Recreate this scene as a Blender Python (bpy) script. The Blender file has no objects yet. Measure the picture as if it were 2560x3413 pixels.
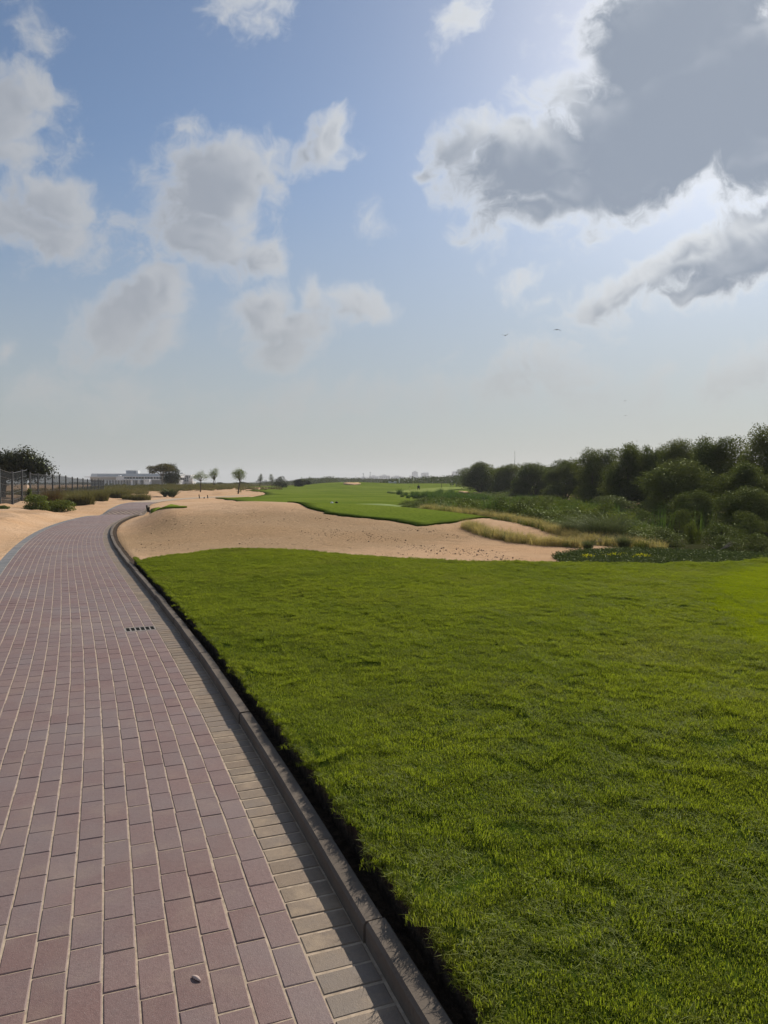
import bpy, bmesh, math, random
import numpy as np
from mathutils import Vector, Matrix
from mathutils.geometry import delaunay_2d_cdt

# ------------------------------------------------------------------ camera, sky, sun, exposure
SC = bpy.context.scene
R = math.radians
F = 2400.0                                   # focal length in photograph pixels (2560 x 3413)
PITCH = math.atan((1706.5 - 1612.0) / F)     # horizon at row 1612
EYE = 1.6
cam_d = bpy.data.cameras.new('camera')
cam_d.sensor_fit = 'VERTICAL'
cam_d.sensor_height = 34.13
cam_d.lens = F / 100.0
cam_d.clip_start = 0.05
cam_d.clip_end = 20000
cam = bpy.data.objects.new('camera', cam_d)
SC.collection.objects.link(cam)
cam.location = (0, 0, EYE)
cam.rotation_euler = (R(90) - PITCH, 0, 0)
SC.camera = cam

SUN_AZ, SUN_EL = 27.0, 33.0                  # clockwise from +Y (the view direction)
SUN_DIR = Vector((math.sin(R(SUN_AZ)) * math.cos(R(SUN_EL)), math.cos(R(SUN_AZ)) * math.cos(R(SUN_EL)), math.sin(R(SUN_EL))))
sun_d = bpy.data.lights.new('sun', 'SUN')
sun_d.energy = 4.8
sun_d.angle = R(0.6)
sun_d.color = (1.0, 0.93, 0.82)
sun = bpy.data.objects.new('sun', sun_d)
SC.collection.objects.link(sun)
sun.rotation_euler = SUN_DIR.to_track_quat('Z', 'Y').to_euler()
SKY_STRENGTH = 0.1

SC.view_settings.view_transform = 'Standard'
SC.view_settings.look = 'None'
SC.view_settings.exposure = 0.0
SC.view_settings.gamma = 1.0
SC.view_settings.use_curve_mapping = False
SC.render.engine = 'CYCLES'
cy = SC.cycles
cy.max_bounces = 6
cy.diffuse_bounces = 2
cy.glossy_bounces = 2
cy.transmission_bounces = 4
cy.transparent_max_bounces = 12
cy.volume_bounces = 0
cy.use_denoising = True
cy.caustics_reflective = False
cy.caustics_refractive = False


def pdir(u, v):
    """Direction (world) through a pixel of the photograph."""
    xc, zc = (u - 1280.0) / F, (1706.5 - v) / F
    c, s = math.cos(PITCH), math.sin(PITCH)
    return (xc, c + s * zc, -s + c * zc)


def at(u, v, Y):
    d = pdir(u, v)
    t = Y / d[1]
    return Vector((d[0] * t, Y, EYE + d[2] * t))


# ------------------------------------------------------------------ node helpers
class NT:
    def __init__(self, tree):
        self.t = tree

    def n(self, kind, **kw):
        nd = self.t.nodes.new(kind)
        for k, v in kw.items():
            if k == 'ins':
                for kk, vv in v.items():
                    s = nd.inputs[kk]
                    if isinstance(vv, bpy.types.NodeSocket):
                        self.t.links.new(vv, s)
                    else:
                        s.default_value = vv
            else:
                setattr(nd, k, v)
        return nd

    def math(self, op, a, b=0.0, c=0.0, clamp=False):
        nd = self.n('ShaderNodeMath', operation=op, use_clamp=clamp)
        for i, x in enumerate((a, b, c)):
            if isinstance(x, bpy.types.NodeSocket):
                self.t.links.new(x, nd.inputs[i])
            else:
                nd.inputs[i].default_value = x
        return nd.outputs[0]

    def vmath(self, op, a, b=None, scale=None):
        nd = self.n('ShaderNodeVectorMath', operation=op)
        for i, x in enumerate((a, b)):
            if x is None:
                continue
            if isinstance(x, bpy.types.NodeSocket):
                self.t.links.new(x, nd.inputs[i])
            else:
                nd.inputs[i].default_value = x
        if scale is not None:
            if isinstance(scale, bpy.types.NodeSocket):
                self.t.links.new(scale, nd.inputs['Scale'])
            else:
                nd.inputs['Scale'].default_value = scale
        return nd.outputs['Value'] if op in ('LENGTH', 'DOT_PRODUCT', 'DISTANCE') else nd.outputs['Vector']

    def mix(self, fac, a, b, mode='MIX'):
        nd = self.n('ShaderNodeMix', data_type='RGBA', blend_type=mode)
        for i, x in ((0, fac), (6, a), (7, b)):
            if isinstance(x, bpy.types.NodeSocket):
                self.t.links.new(x, nd.inputs[i])
            elif i == 0:
                nd.inputs[0].default_value = x
            else:
                nd.inputs[i].default_value = (*x[:3], 1.0)
        return nd.outputs[2]

    def step(self, x, lo, hi, smooth=True):
        nd = self.n('ShaderNodeMapRange', interpolation_type='SMOOTHSTEP' if smooth else 'LINEAR', clamp=True)
        self.t.links.new(x, nd.inputs[0])
        nd.inputs[1].default_value = lo
        nd.inputs[2].default_value = hi
        return nd.outputs[0]

    def noise(self, vec, scale, detail=3.0, rough=0.55, dist=0.0, color=False):
        nd = self.n('ShaderNodeTexNoise')
        if vec is not None:
            self.t.links.new(vec, nd.inputs['Vector'])
        nd.inputs['Scale'].default_value = scale
        nd.inputs['Detail'].default_value = detail
        nd.inputs['Roughness'].default_value = rough
        nd.inputs['Distortion'].default_value = dist
        return nd.outputs['Color' if color else 'Fac']


# ------------------------------------------------------------------ world: hazy sky with cumulus
world = bpy.data.worlds.new('World')
SC.world = world
world.use_nodes = True
wt = NT(world.node_tree)
world.node_tree.nodes.clear()


def uv_of(px, py):
    d = pdir(px, py)
    return d[0] / d[1], d[2] / d[1]


# clouds: centre and half-axes in photograph pixels (turned into directions), tilt in degrees, weight
D2S = 1.5431
HAZE_TOP, HAZE_AMT, HAZE_COL = .50, .88, (3.75, 3.9, 3.85)
SKY_TINT = (.78, .83, .88)
CL_BRIGHT, CL_BRIGHT_SUN = (5.0, 5.2, 5.5), (9.0, 9.2, 9.3)
CL_DARK, CL_DARK_SUN, CL_LOW = (3.5, 3.75, 4.2), (2.45, 2.95, 3.75), (4.7, 4.75, 4.65)
CLOUDS = [  # x, y, rx, ry, rot, weight      (1659-wide view coordinates)
    (-40, 250, 190, 110, -20, 1.05), (70, 200, 90, 70, -30, .75), (40, 330, 110, 60, 0, .8),
    (120, 430, 100, 55, -10, 1.0), (110, 500, 120, 55, -15, .9), (235, 520, 50, 40, 30, .62), (0, 470, 90, 80, 0, .85),
    (470, 400, 140, 95, 0, 1.1), (440, 520, 130, 90, -10, 1.1), (545, 375, 60, 48, 0, .85), (560, 560, 70, 50, -20, .85),
    (345, 635, 95, 48, 35, 1.0), (245, 700, 120, 60, 25, 1.0), (320, 725, 80, 45, 25, .7),
    (545, 670, 110, 55, 10, .95), (600, 735, 110, 45, 20, .95), (640, 685, 110, 40, 12, .9), (680, 640, 60, 50, 40, .8), (765, 650, 75, 38, -10, .78),
    (712, 298, 56, 40, 55, .74), (672, 330, 24, 14, 0, .5), (748, 325, 24, 15, -40, .5),
    (1010, 35, 32, 45, -35, .62), (520, 30, 42, 40, -30, .56), (75, 75, 48, 32, -30, .58), (390, 295, 30, 25, 0, .5),
    (1480, 60, 380, 170, 38, 1.35), (1500, 230, 420, 190, 28, 1.5), (1180, 340, 240, 90, 12, 1.15), (1230, 400, 230, 90, -8, 1.1),
    (1330, 130, 150, 90, 50, 1.0), (1640, 330, 200, 120, 15, 1.1), (1610, 130, 190, 110, 25, 1.4), (1400, 250, 200, 110, 30, 1.3), (1560, 280, 200, 100, 15, 1.3), (990, 320, 75, 60, 40, .85), (935, 370, 45, 25, 0, .72), (1160, 450, 130, 60, 10, .95),
    (1700, 500, 260, 95, 28, 1.2), (1480, 560, 190, 60, 30, .98), (1600, 560, 180, 70, 15, 1.0), (1330, 640, 120, 35, 25, .85), (1530, 620, 140, 30, 12, .75),
    (1140, 622, 45, 22, 20, .62), (1190, 655, 30, 14, 20, .5), (0, 760, 30, 40, 0, .7),
    (1210, 800, 100, 50, -5, .66), (1270, 850, 130, 45, 0, .6), (1620, 805, 110, 38, 15, .66), (1390, 812, 60, 22, 10, .5), (1060, 850, 130, 30, 5, .56),
    (180, 855, 170, 36, -3, .62), (600, 870, 120, 34, 0, .55), (760, 868, 90, 34, 8, .55), (800, 470, 22, 25, 0, .46), (1000, 480, 22, 18, 0, .5),
]


def build_cloud_group(name, blobs, d1, d2):
    """Cloud density over the plane (u, v) = (x/y, z/y) of directions."""
    g = bpy.data.node_groups.new(name, 'ShaderNodeTree')
    g.interface.new_socket('P', in_out='INPUT', socket_type='NodeSocketVector')
    g.interface.new_socket('Density', in_out='OUTPUT', socket_type='NodeSocketFloat')
    t = NT(g)
    gi = t.n('NodeGroupInput')
    go = t.n('NodeGroupOutput')
    p = gi.outputs[0]                         # (u, v, 1)
    wv = t.noise(p, 7.0, 3.0, .65, color=True)
    wv = t.vmath('MULTIPLY', t.vmath('SUBTRACT', wv, (.5, .5, .5)), (.10, .10, 0.0))
    pw = t.vmath('ADD', p, wv)
    sep = t.n('ShaderNodeSeparateXYZ', ins={0: p})
    # clouds of the same kind beyond the picture
    out_u = t.step(t.math('ABSOLUTE', sep.outputs[0]), .62, .85)
    out_v = t.step(sep.outputs[1], .80, 1.0)
    outside = t.math('MAXIMUM', out_u, out_v)
    gen = t.math('MULTIPLY_ADD', t.noise(p, 2.3, 2.0, .5), 4.0, -2.1)
    acc = t.math('MULTIPLY_ADD', outside, 2.0, t.math('SUBTRACT', gen, 2.0))
    acc = t.math('MAXIMUM', acc, -.6)
    for (cx, cy_, rx, ry, rot, w) in blobs:
        u, v = uv_of(cx * D2S, cy_ * D2S)
        k = (1.18 if w > .66 else 1.75) * D2S / F       # the small ones are loose wisps
        w = w if w > .66 else w * .69
        c, s_ = math.cos(R(rot)), math.sin(R(rot))
        A = (c / (rx * k), s_ / (rx * k), -(c * u + s_ * v) / (rx * k))
        B = (-s_ / (ry * k), c / (ry * k), (s_ * u - c * v) / (ry * k))
        ch = t.n('ShaderNodeVectorMath', operation='MULTIPLY_ADD')   # chained, so that the compiler works through them one by one
        g.links.new(acc, ch.inputs[0])
        ch.inputs[1].default_value = (0, 0, 1e-7)
        g.links.new(pw, ch.inputs[2])
        X = t.vmath('DOT_PRODUCT', ch.outputs[0], A)
        Y = t.vmath('DOT_PRODUCT', ch.outputs[0], B)
        ln = t.math('SQRT', t.math('MULTIPLY_ADD', X, X, t.math('MULTIPLY', Y, Y)))
        acc = t.math('SMOOTH_MAX', acc, t.math('MULTIPLY_ADD', ln, -w, w), .10)
    fb = t.noise(pw, 10.0, d1, .62, .25)
    calm = t.step(acc, 1.0, .35)              # the thick middle of a cloud is smooth, its rim ragged
    rag = t.math('MULTIPLY_ADD', fb, 1.9, -1.0)
    if d2:
        rag = t.math('ADD', rag, t.math('MULTIPLY_ADD', t.noise(pw, 38.0, d2, .66), .7, -.35))
    d = t.math('ADD', acc, t.math('MULTIPLY', rag, t.math('MULTIPLY_ADD', calm, .75, .25)))
    g.links.new(d, go.inputs[0])
    return g


BIG = [c for c in CLOUDS if c[2] * c[3] > 1800]
g_full = build_cloud_group('cloud_density', CLOUDS, 7.0, 4.0)
g_shift = build_cloud_group('cloud_density_towards_sun', BIG, 3.0, 0)
g_gen = build_cloud_group('cloud_density_elsewhere', [], 4.0, 0)
tc = wt.n('ShaderNodeTexCoord')
dirv = tc.outputs['Generated']
sx = wt.n('ShaderNodeSeparateXYZ', ins={0: dirv})
yy = wt.math('MAXIMUM', wt.math('ABSOLUTE', sx.outputs[1]), .12)
uu = wt.math('DIVIDE', sx.outputs[0], yy)
vv = wt.math('DIVIDE', sx.outputs[2], yy)
back = wt.math('LESS_THAN', sx.outputs[1], 0.0)
uu = wt.math('MULTIPLY_ADD', back, 9.0, uu)
pvec = wt.n('ShaderNodeCombineXYZ', ins={0: uu, 1: vv, 2: 1.0}).outputs[0]
su, sv = SUN_DIR.x / SUN_DIR.y, SUN_DIR.z / SUN_DIR.y
sunprox = wt.step(wt.vmath('DISTANCE', pvec, (su, sv, 1.0)), 1.05, .15)
lowfade = wt.step(vv, .05, .24)
hazeband = wt.step(vv, HAZE_TOP, -.02)
sky = wt.n('ShaderNodeTexSky', sky_type='NISHITA')
sky.sun_disc = False
sky.sun_elevation = R(SUN_EL)
sky.sun_rotation = R(SUN_AZ)
sky.altitude = 0
sky.air_density = 1.0
sky.dust_density = 0.6
sky.ozone_density = 1.5
skycol = wt.mix(wt.math('MULTIPLY', hazeband, HAZE_AMT), wt.mix(1.0, sky.outputs[0], SKY_TINT, 'MULTIPLY'), HAZE_COL)


def cloud_color(d0, lit):
    alpha = wt.math('MULTIPLY', wt.step(d0, -.14, .58), .95)
    thick = wt.step(d0, .12, .72)
    bright = wt.mix(sunprox, CL_BRIGHT, CL_BRIGHT_SUN)
    dark = wt.mix(sunprox, CL_DARK, CL_DARK_SUN)
    shade = wt.math('MULTIPLY', thick, wt.math('MULTIPLY_ADD', lit, -.7, 1.0), clamp=True) if lit else thick
    ccol = wt.mix(shade, bright, dark)
    ccol = wt.mix(wt.step(vv, .28, .04), ccol, CL_LOW)
    return wt.mix(wt.math('MULTIPLY', alpha, wt.math('MULTIPLY_ADD', lowfade, .50, .46)), skycol, ccol)


d0 = wt.n('ShaderNodeGroup', node_tree=g_full, ins={'P': pvec}).outputs[0]
tosun = wt.vmath('NORMALIZE', wt.vmath('SUBTRACT', (su, sv, 1.0), pvec))
p2 = wt.vmath('ADD', pvec, wt.vmath('SCALE', tosun, scale=.035))
p2 = wt.vmath('ADD', p2, wt.vmath('SCALE', wt.n('ShaderNodeCombineXYZ', ins={0: 0.0, 1: 0.0, 2: d0}).outputs[0], scale=1e-7))
d1 = wt.n('ShaderNodeGroup', node_tree=g_shift, ins={'P': p2}).outputs[0]
lit = wt.math('MULTIPLY', wt.step(wt.math('SUBTRACT', d0, d1), -.15, .55), wt.step(d0, 1.15, .55))
bg_a = wt.n('ShaderNodeBackground', ins={'Color': cloud_color(d0, lit), 'Strength': SKY_STRENGTH})
d_gen = wt.n('ShaderNodeGroup', node_tree=g_gen, ins={'P': pvec}).outputs[0]
bg_b = wt.n('ShaderNodeBackground', ins={'Color': cloud_color(d_gen, None), 'Strength': SKY_STRENGTH})
# the drawn clouds lie in the part of the sky before the viewer; elsewhere the same weather goes on
elsewhere = wt.math('MAXIMUM', wt.step(wt.math('ABSOLUTE', uu), .86, .92), wt.math('MAXIMUM', wt.step(vv, 1.02, 1.10), wt.math('LESS_THAN', vv, -.02)))
mx = wt.n('ShaderNodeMixShader', ins={0: elsewhere, 1: bg_a.outputs[0], 2: bg_b.outputs[0]})
wo = wt.n('ShaderNodeOutputWorld')
world.node_tree.links.new(mx.outputs[0], wo.inputs['Surface'])
world.cycles.sampling_method = 'MANUAL'
world.cycles.sample_map_resolution = 512

# ------------------------------------------------------------------ object helpers
COL = SC.collection
rng = np.random.default_rng(7)
random.seed(7)


def tag(o, label=None, cat=None, group=None, kind=None):
    if label:
        o['label'] = label
    if cat:
        o['category'] = cat
    if group:
        o['group'] = group
    if kind:
        o['kind'] = kind
    return o


def empty(name, loc=(0, 0, 0), rz=0.0):
    o = bpy.data.objects.new(name, None)
    o.empty_display_size = .2
    o.location = loc
    o.rotation_euler = (0, 0, rz)
    COL.objects.link(o)
    return o


def link(name, me, mat=None, parent=None, loc=None, rz=None, mats=None):
    o = bpy.data.objects.new(name, me)
    COL.objects.link(o)
    if mat is not None and not me.materials:
        me.materials.append(mat)
    if mats and not me.materials:
        for m in mats:
            me.materials.append(m)
    if parent:
        o.parent = parent
    if loc is not None:
        o.location = loc
    if rz is not None:
        o.rotation_euler = (0, 0, rz)
    return o


def mesh_np(name, V, faces_idx, nper, smooth=False):
    """Mesh from arrays: V (n,3), faces_idx flat, nper = verts per face (int or array)."""
    V = np.asarray(V, np.float32)
    faces_idx = np.asarray(faces_idx, np.int32).ravel()
    me = bpy.data.meshes.new(name)
    me.vertices.add(len(V))
    me.vertices.foreach_set('co', V.ravel())
    if np.isscalar(nper):
        nf = len(faces_idx) // nper
        tot = np.full(nf, nper, np.int32)
    else:
        tot = np.asarray(nper, np.int32)
        nf = len(tot)
    me.loops.add(len(faces_idx))
    me.loops.foreach_set('vertex_index', faces_idx)
    me.polygons.add(nf)
    me.polygons.foreach_set('loop_start', np.concatenate([[0], np.cumsum(tot)[:-1]]).astype(np.int32))
    me.polygons.foreach_set('loop_total', tot)
    me.polygons.foreach_set('use_smooth', np.full(nf, bool(smooth)))
    me.update(calc_edges=True)
    return me


class MB:
    """Collects boxes, tubes and prisms into one mesh."""
    def __init__(self):
        self.v, self.f = [], []

    def poly(self, pts, faces):
        b = len(self.v)
        self.v += [tuple(p) for p in pts]
        self.f += [tuple(i + b for i in f) for f in faces]
        return self

    def box(self, x0, x1, y0, y1, z0, z1):
        p = [(x0, y0, z0), (x1, y0, z0), (x1, y1, z0), (x0, y1, z0), (x0, y0, z1), (x1, y0, z1), (x1, y1, z1), (x0, y1, z1)]
        return self.poly(p, [(3, 2, 1, 0), (4, 5, 6, 7), (0, 1, 5, 4), (1, 2, 6, 5), (2, 3, 7, 6), (3, 0, 4, 7)])

    def tube(self, pts, rad, seg=6):
        pts = [Vector(p) for p in pts]
        rings = []
        for i, p in enumerate(pts):
            d = (pts[min(i + 1, len(pts) - 1)] - pts[max(i - 1, 0)]).normalized()
            a = d.cross(Vector((0.13, .97, .2)))
            if a.length < 1e-3:
                a = d.cross(Vector((1, 0, 0)))
            a.normalize()
            b = d.cross(a)
            r = rad[i] if hasattr(rad, '__len__') else rad
            rings.append([p + (a * math.cos(2 * math.pi * k / seg) + b * math.sin(2 * math.pi * k / seg)) * r for k in range(seg)])
        base = len(self.v)
        for r in rings:
            self.v += [tuple(q) for q in r]
        for i in range(len(rings) - 1):
            for k in range(seg):
                k2 = (k + 1) % seg
                self.f.append((base + i * seg + k, base + i * seg + k2, base + (i + 1) * seg + k2, base + (i + 1) * seg + k))
        self.f.append(tuple(base + k for k in reversed(range(seg))))
        self.f.append(tuple(base + (len(rings) - 1) * seg + k for k in range(seg)))
        return self

    def mesh(self, name, smooth=False):
        me = bpy.data.meshes.new(name)
        me.from_pydata(self.v, [], self.f)
        if smooth:
            me.polygons.foreach_set('use_smooth', np.ones(len(me.polygons), bool))
        me.update()
        return me

    def build(self, name, mat, parent=None, smooth=False, loc=None, rz=None):
        return link(name, self.mesh(name, smooth), mat, parent, loc, rz)


def copy_tree(o, parent=None):
    c = o.copy()
    COL.objects.link(c)
    c.parent = parent
    for ch in list(o.children):
        copy_tree(ch, c)
    return c


# ------------------------------------------------------------------ materials
def material(name):
    m = bpy.data.materials.new(name)
    m.use_nodes = True
    m.node_tree.nodes.clear()
    return m, NT(m.node_tree)


def finish(m, t, shader):
    o = t.n('ShaderNodeOutputMaterial')
    m.node_tree.links.new(shader, o.inputs['Surface'])
    return m


def principled(t, color, rough=.8, spec=.3, normal=None, metal=0.0):
    ins = {'Base Color': color if isinstance(color, bpy.types.NodeSocket) else (*color, 1), 'Roughness': rough, 'Specular IOR Level': spec, 'Metallic': metal}
    if normal is not None:
        ins['Normal'] = normal
    return t.n('ShaderNodeBsdfPrincipled', ins=ins).outputs[0]


def bump(t, h, strength=.4, dist=.01, normal=None):
    ins = {'Height': h, 'Strength': strength, 'Distance': dist}
    if normal is not None:
        ins['Normal'] = normal
    return t.n('ShaderNodeBump', ins=ins).outputs[0]


def pos(t):
    return t.n('ShaderNodeNewGeometry').outputs['Position']


def mat_plain(name, col, rough=.7, spec=.3, var=.12, scale=6.0, metal=0.0):
    m, t = material(name)
    tcn = t.n('ShaderNodeTexCoord').outputs['Object']
    nz = t.noise(tcn, scale, 5.0, .6)
    c = t.mix(t.step(nz, .3, .7), [x * (1 - var) for x in col], [min(1, x * (1 + var)) for x in col])
    return finish(m, t, principled(t, c, rough, spec, bump(t, nz, .15, .01), metal))


def mat_sand():
    m, t = material('sand')
    p = pos(t)
    big = t.noise(p, .22, 4.0, .6)
    mid = t.noise(p, 1.7, 5.0, .62)
    fine = t.noise(p, 14.0, 6.0, .7)
    grit = t.noise(p, 90.0, 3.0, .7)
    c = t.mix(t.step(big, .35, .66), (.56, .355, .205), (.62, .42, .265))
    c = t.mix(t.math('MULTIPLY', t.step(mid, .50, .72), .40), c, (.39, .25, .15))
    c = t.mix(t.math('MULTIPLY', t.step(fine, .56, .74), .40), c, (.33, .215, .135))
    c = t.mix(t.math('MULTIPLY', t.step(grit, .62, .72), .35), c, (.25, .17, .11))
    foot = t.n('ShaderNodeTexVoronoi', feature='SMOOTH_F1', ins={'Vector': t.vmath('ADD', p, t.vmath('SCALE', t.noise(p, 3.0, 2.0, .6, color=True), scale=.35)), 'Scale': 2.6, 'Smoothness': .5}).outputs['Distance']
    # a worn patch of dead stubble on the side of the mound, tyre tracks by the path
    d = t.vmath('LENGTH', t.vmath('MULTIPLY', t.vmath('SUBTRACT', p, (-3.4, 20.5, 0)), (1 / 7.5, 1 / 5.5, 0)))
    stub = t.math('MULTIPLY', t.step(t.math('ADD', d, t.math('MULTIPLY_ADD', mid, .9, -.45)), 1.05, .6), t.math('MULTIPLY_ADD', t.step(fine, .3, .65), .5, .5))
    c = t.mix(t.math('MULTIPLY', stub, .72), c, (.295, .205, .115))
    h = t.math('ADD', t.math('MULTIPLY', mid, .6), t.math('ADD', t.math('MULTIPLY', fine, .45), t.math('MULTIPLY', grit, .08)))
    df = t.n('ShaderNodeBsdfDiffuse', ins={'Color': c, 'Roughness': 0.0, 'Normal': bump(t, t.math('ADD', h, t.math('MULTIPLY', t.step(foot, .0, .30), .35)), .9, .08)}).outputs[0]
    return finish(m, t, df)


def mat_turf(name, ca, cb, cc, fine_scale=60.0, stripes=0.0):
    """Mown turf seen from afar, and the thatch below the blades nearby."""
    m, t = material(name)
    p = pos(t)
    big = t.noise(p, .09, 4.0, .6)
    mid = t.noise(p, .9, 5.0, .65)
    fine = t.noise(p, fine_scale, 4.0, .7)
    c = t.mix(t.step(big, .35, .65), ca, cb)
    c = t.mix(t.math('MULTIPLY', t.step(mid, .45, .75), .5), c, cc)
    c = t.mix(t.math('MULTIPLY', t.step(fine, .35, .7), .5), c, [x * .45 for x in cc])
    h = t.math('ADD', t.math('MULTIPLY', fine, .5), mid)
    df = t.n('ShaderNodeBsdfDiffuse', ins={'Color': c, 'Roughness': 0.0, 'Normal': bump(t, h, .2, .04)}).outputs[0]
    return finish(m, t, df)


def mat_leaf(name, ca, cb, trans=.35, gloss=.25, rough=.45, scale=1.2, cd=None, tscale=1.6, dry=None):
    m, t = material(name)
    p = pos(t)
    nz = t.noise(p, scale, 3.0, .6)
    c = t.mix(t.step(nz, .35, .65), ca, cb)
    fine = t.noise(p, scale * 14, 2.0, .6)
    c = t.mix(t.math('MULTIPLY', t.step(fine, .4, .75), .5), c, cd or [x * .55 for x in ca])
    if dry:                                    # yellowed and duller drifts through the sward
        dn = t.noise(p, .55, 5.0, .68, .4)
        c = t.mix(t.math('MULTIPLY', t.step(dn, .50, .72), .55), c, dry)
        c = t.mix(t.math('MULTIPLY', t.step(t.noise(p, 180.0, 0.0, .5), .62, .66), .5), c, (.30, .27, .10))
    df = t.n('ShaderNodeBsdfDiffuse', ins={'Color': c}).outputs[0]
    tcol = t.mix(1.0, c, (tscale, tscale * 1.05, tscale * .55), 'MULTIPLY')
    tr = t.n('ShaderNodeBsdfTranslucent', ins={'Color': tcol}).outputs[0]
    s = t.n('ShaderNodeMixShader', ins={0: trans, 1: df, 2: tr}).outputs[0]
    gl = t.n('ShaderNodeBsdfGlossy', ins={'Color': (.55, .62, .40, 1), 'Roughness': max(rough, .42)}).outputs[0]
    s = t.n('ShaderNodeMixShader', ins={0: gloss * .12, 1: s, 2: gl}).outputs[0]
    return finish(m, t, s)


def mat_brick(name, cols, dust, dust_amt):
    m, t = material(name)
    geo = pos(t)
    rnd = t.n('ShaderNodeAttribute', attribute_name='rnd').outputs['Fac']
    oi = t.n('ShaderNodeObjectInfo').outputs['Random']
    r = t.math('FRACT', t.math('ADD', rnd, oi))
    ramp = t.n('ShaderNodeValToRGB', ins={0: r})
    el = ramp.color_ramp.elements
    while len(el) < len(cols):
        el.new(.5)
    for i, c in enumerate(cols):
        el[i].position = i / (len(cols) - 1)
        el[i].color = (*c, 1)
    mid = t.noise(geo, 5.0, 4.0, .6)
    fine = t.noise(geo, 55.0, 5.0, .7)
    grit = t.noise(geo, 260.0, 2.0, .6)
    c = t.mix(t.math('MULTIPLY', t.step(fine, .42, .72), .45), ramp.outputs[0], [x * .62 for x in cols[0]])
    c = t.mix(t.math('MULTIPLY', t.step(grit, .58, .75), .5), c, (.36, .31, .28))
    stain = t.noise(geo, .8, 5.0, .65)
    c = t.mix(t.math('MULTIPLY', t.step(stain, .40, .66), .38), c, (.21, .185, .175))
    c = t.mix(t.math('MULTIPLY', t.step(mid, .48, .75), dust_amt), c, dust)
    drift = t.noise(geo, .45, 6.0, .7)
    c = t.mix(t.math('MULTIPLY', t.step(drift, .52, .72), .35), c, dust)
    h = t.math('ADD', t.math('MULTIPLY', fine, .6), t.math('MULTIPLY', grit, .5))
    return finish(m, t, principled(t, c, .62, .40, bump(t, h, .5, .004)))


def mat_concrete(name, col, scale=8.0):
    m, t = material(name)
    p = pos(t)
    a = t.noise(p, scale * .25, 5.0, .65)
    b = t.noise(p, scale * 6, 5.0, .7)
    c = t.mix(t.step(a, .35, .7), [x * .78 for x in col], col)
    c = t.mix(t.math('MULTIPLY', t.step(b, .5, .72), .45), c, [x * .5 for x in col])
    return finish(m, t, principled(t, c, .9, .2, bump(t, t.math('ADD', a, b), .5, .006)))


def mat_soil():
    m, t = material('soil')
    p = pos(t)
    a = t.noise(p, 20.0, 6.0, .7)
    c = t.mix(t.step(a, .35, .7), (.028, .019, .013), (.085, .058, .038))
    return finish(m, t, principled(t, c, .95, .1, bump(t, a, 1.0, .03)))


M = {}
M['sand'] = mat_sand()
M['soil'] = mat_soil()
M['turf'] = mat_turf('lawn_thatch', (.055, .085, .010), (.065, .10, .012), (.040, .058, .010))
M['fairway'] = mat_turf('fairway_turf', (.135, .185, .024), (.195, .240, .038), (.115, .160, .024), 9.0)
M['tee'] = mat_turf('tee_turf', (.235, .290, .115), (.25, .30, .12), (.215, .265, .10), 12.0)
M['green'] = mat_turf('green_turf', (.27, .32, .085), (.29, .33, .09), (.24, .29, .075), 12.0)
M['fine_turf'] = mat_turf('fine_turf', (.15, .19, .008), (.17, .20, .008), (.12, .15, .008), 120.0)
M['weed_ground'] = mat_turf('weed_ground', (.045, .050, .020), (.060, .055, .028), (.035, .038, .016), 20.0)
M['blade'] = mat_leaf('grass_blade', (.122, .152, .012), (.158, .184, .015), .5, .2, .5, .7, (.088, .106, .014), 2.0, (.150, .150, .035))
M['fine_blade'] = mat_leaf('fine_grass_blade', (.175, .205, .008), (.195, .22, .008), .5, .12, .5, 1.0, (.14, .165, .010), 2.0)
M['mangrove'] = mat_leaf('mangrove_leaf', (.066, .082, .022), (.102, .112, .031), .34, .32, .32, .5)
M['mangrove_pale'] = mat_leaf('pale_mangrove_leaf', (.075, .090, .024), (.095, .105, .034), .28, .5, .30, .6)
M['weed'] = mat_leaf('weed_leaf', (.085, .110, .024), (.13, .145, .035), .35, .4, .35, .7)
M['reed'] = mat_leaf('reed_leaf', (.050, .090, .028), (.075, .11, .03), .4, .25, .4, .7)
M['dry'] = mat_leaf('dry_grass', (.50, .39, .22), (.43, .335, .18), .45, .12, .5, .9, (.33, .265, .13), 1.15)
M['feather'] = mat_leaf('feathery_shrub', (.075, .088, .055), (.10, .11, .07), .35, .2, .5, 2.0)
M['olive'] = mat_leaf('small_tree_leaf', (.095, .125, .028), (.13, .155, .04), .45, .2, .5, 1.0)
M['dark_leaf'] = mat_leaf('dark_tree_leaf', (.030, .036, .018), (.052, .052, .022), .22, .3, .4, .6)
M['autumn'] = mat_leaf('rusty_tree_leaf', (.095, .085, .03), (.13, .095, .035), .3, .2, .45, .8)
M['far_leaf'] = mat_leaf('far_wood_leaf', (.045, .060, .026), (.065, .078, .034), .25, .15, .6, .06)
M['ground_cover'] = mat_leaf('ground_cover_leaf', (.045, .060, .022), (.060, .075, .03), .3, .5, .3, 1.5)
M['flower'] = mat_leaf('yellow_flower', (.42, .40, .02), (.5, .45, .03), .3, .1, .5, 3.0)
M['bark'] = mat_plain('bark', (.085, .065, .05), .9, .1, .3, 12)
M['pale_bark'] = mat_plain('pale_bark', (.26, .23, .19), .9, .1, .25, 12)
M['dead_wood'] = mat_plain('dead_wood', (.33, .28, .22), .9, .1, .2, 15)
RED = [(.185, .106, .092), (.205, .117, .101), (.192, .120, .108), (.220, .132, .115), (.200, .130, .119)]
M['brick'] = mat_brick('red_paver', RED, (.30, .22, .165), .30)
M['tan'] = mat_brick('sandy_paver', [(.215, .150, .095), (.245, .170, .105), (.20, .145, .095), (.26, .182, .112)], (.40, .29, .18), .65)
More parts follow.
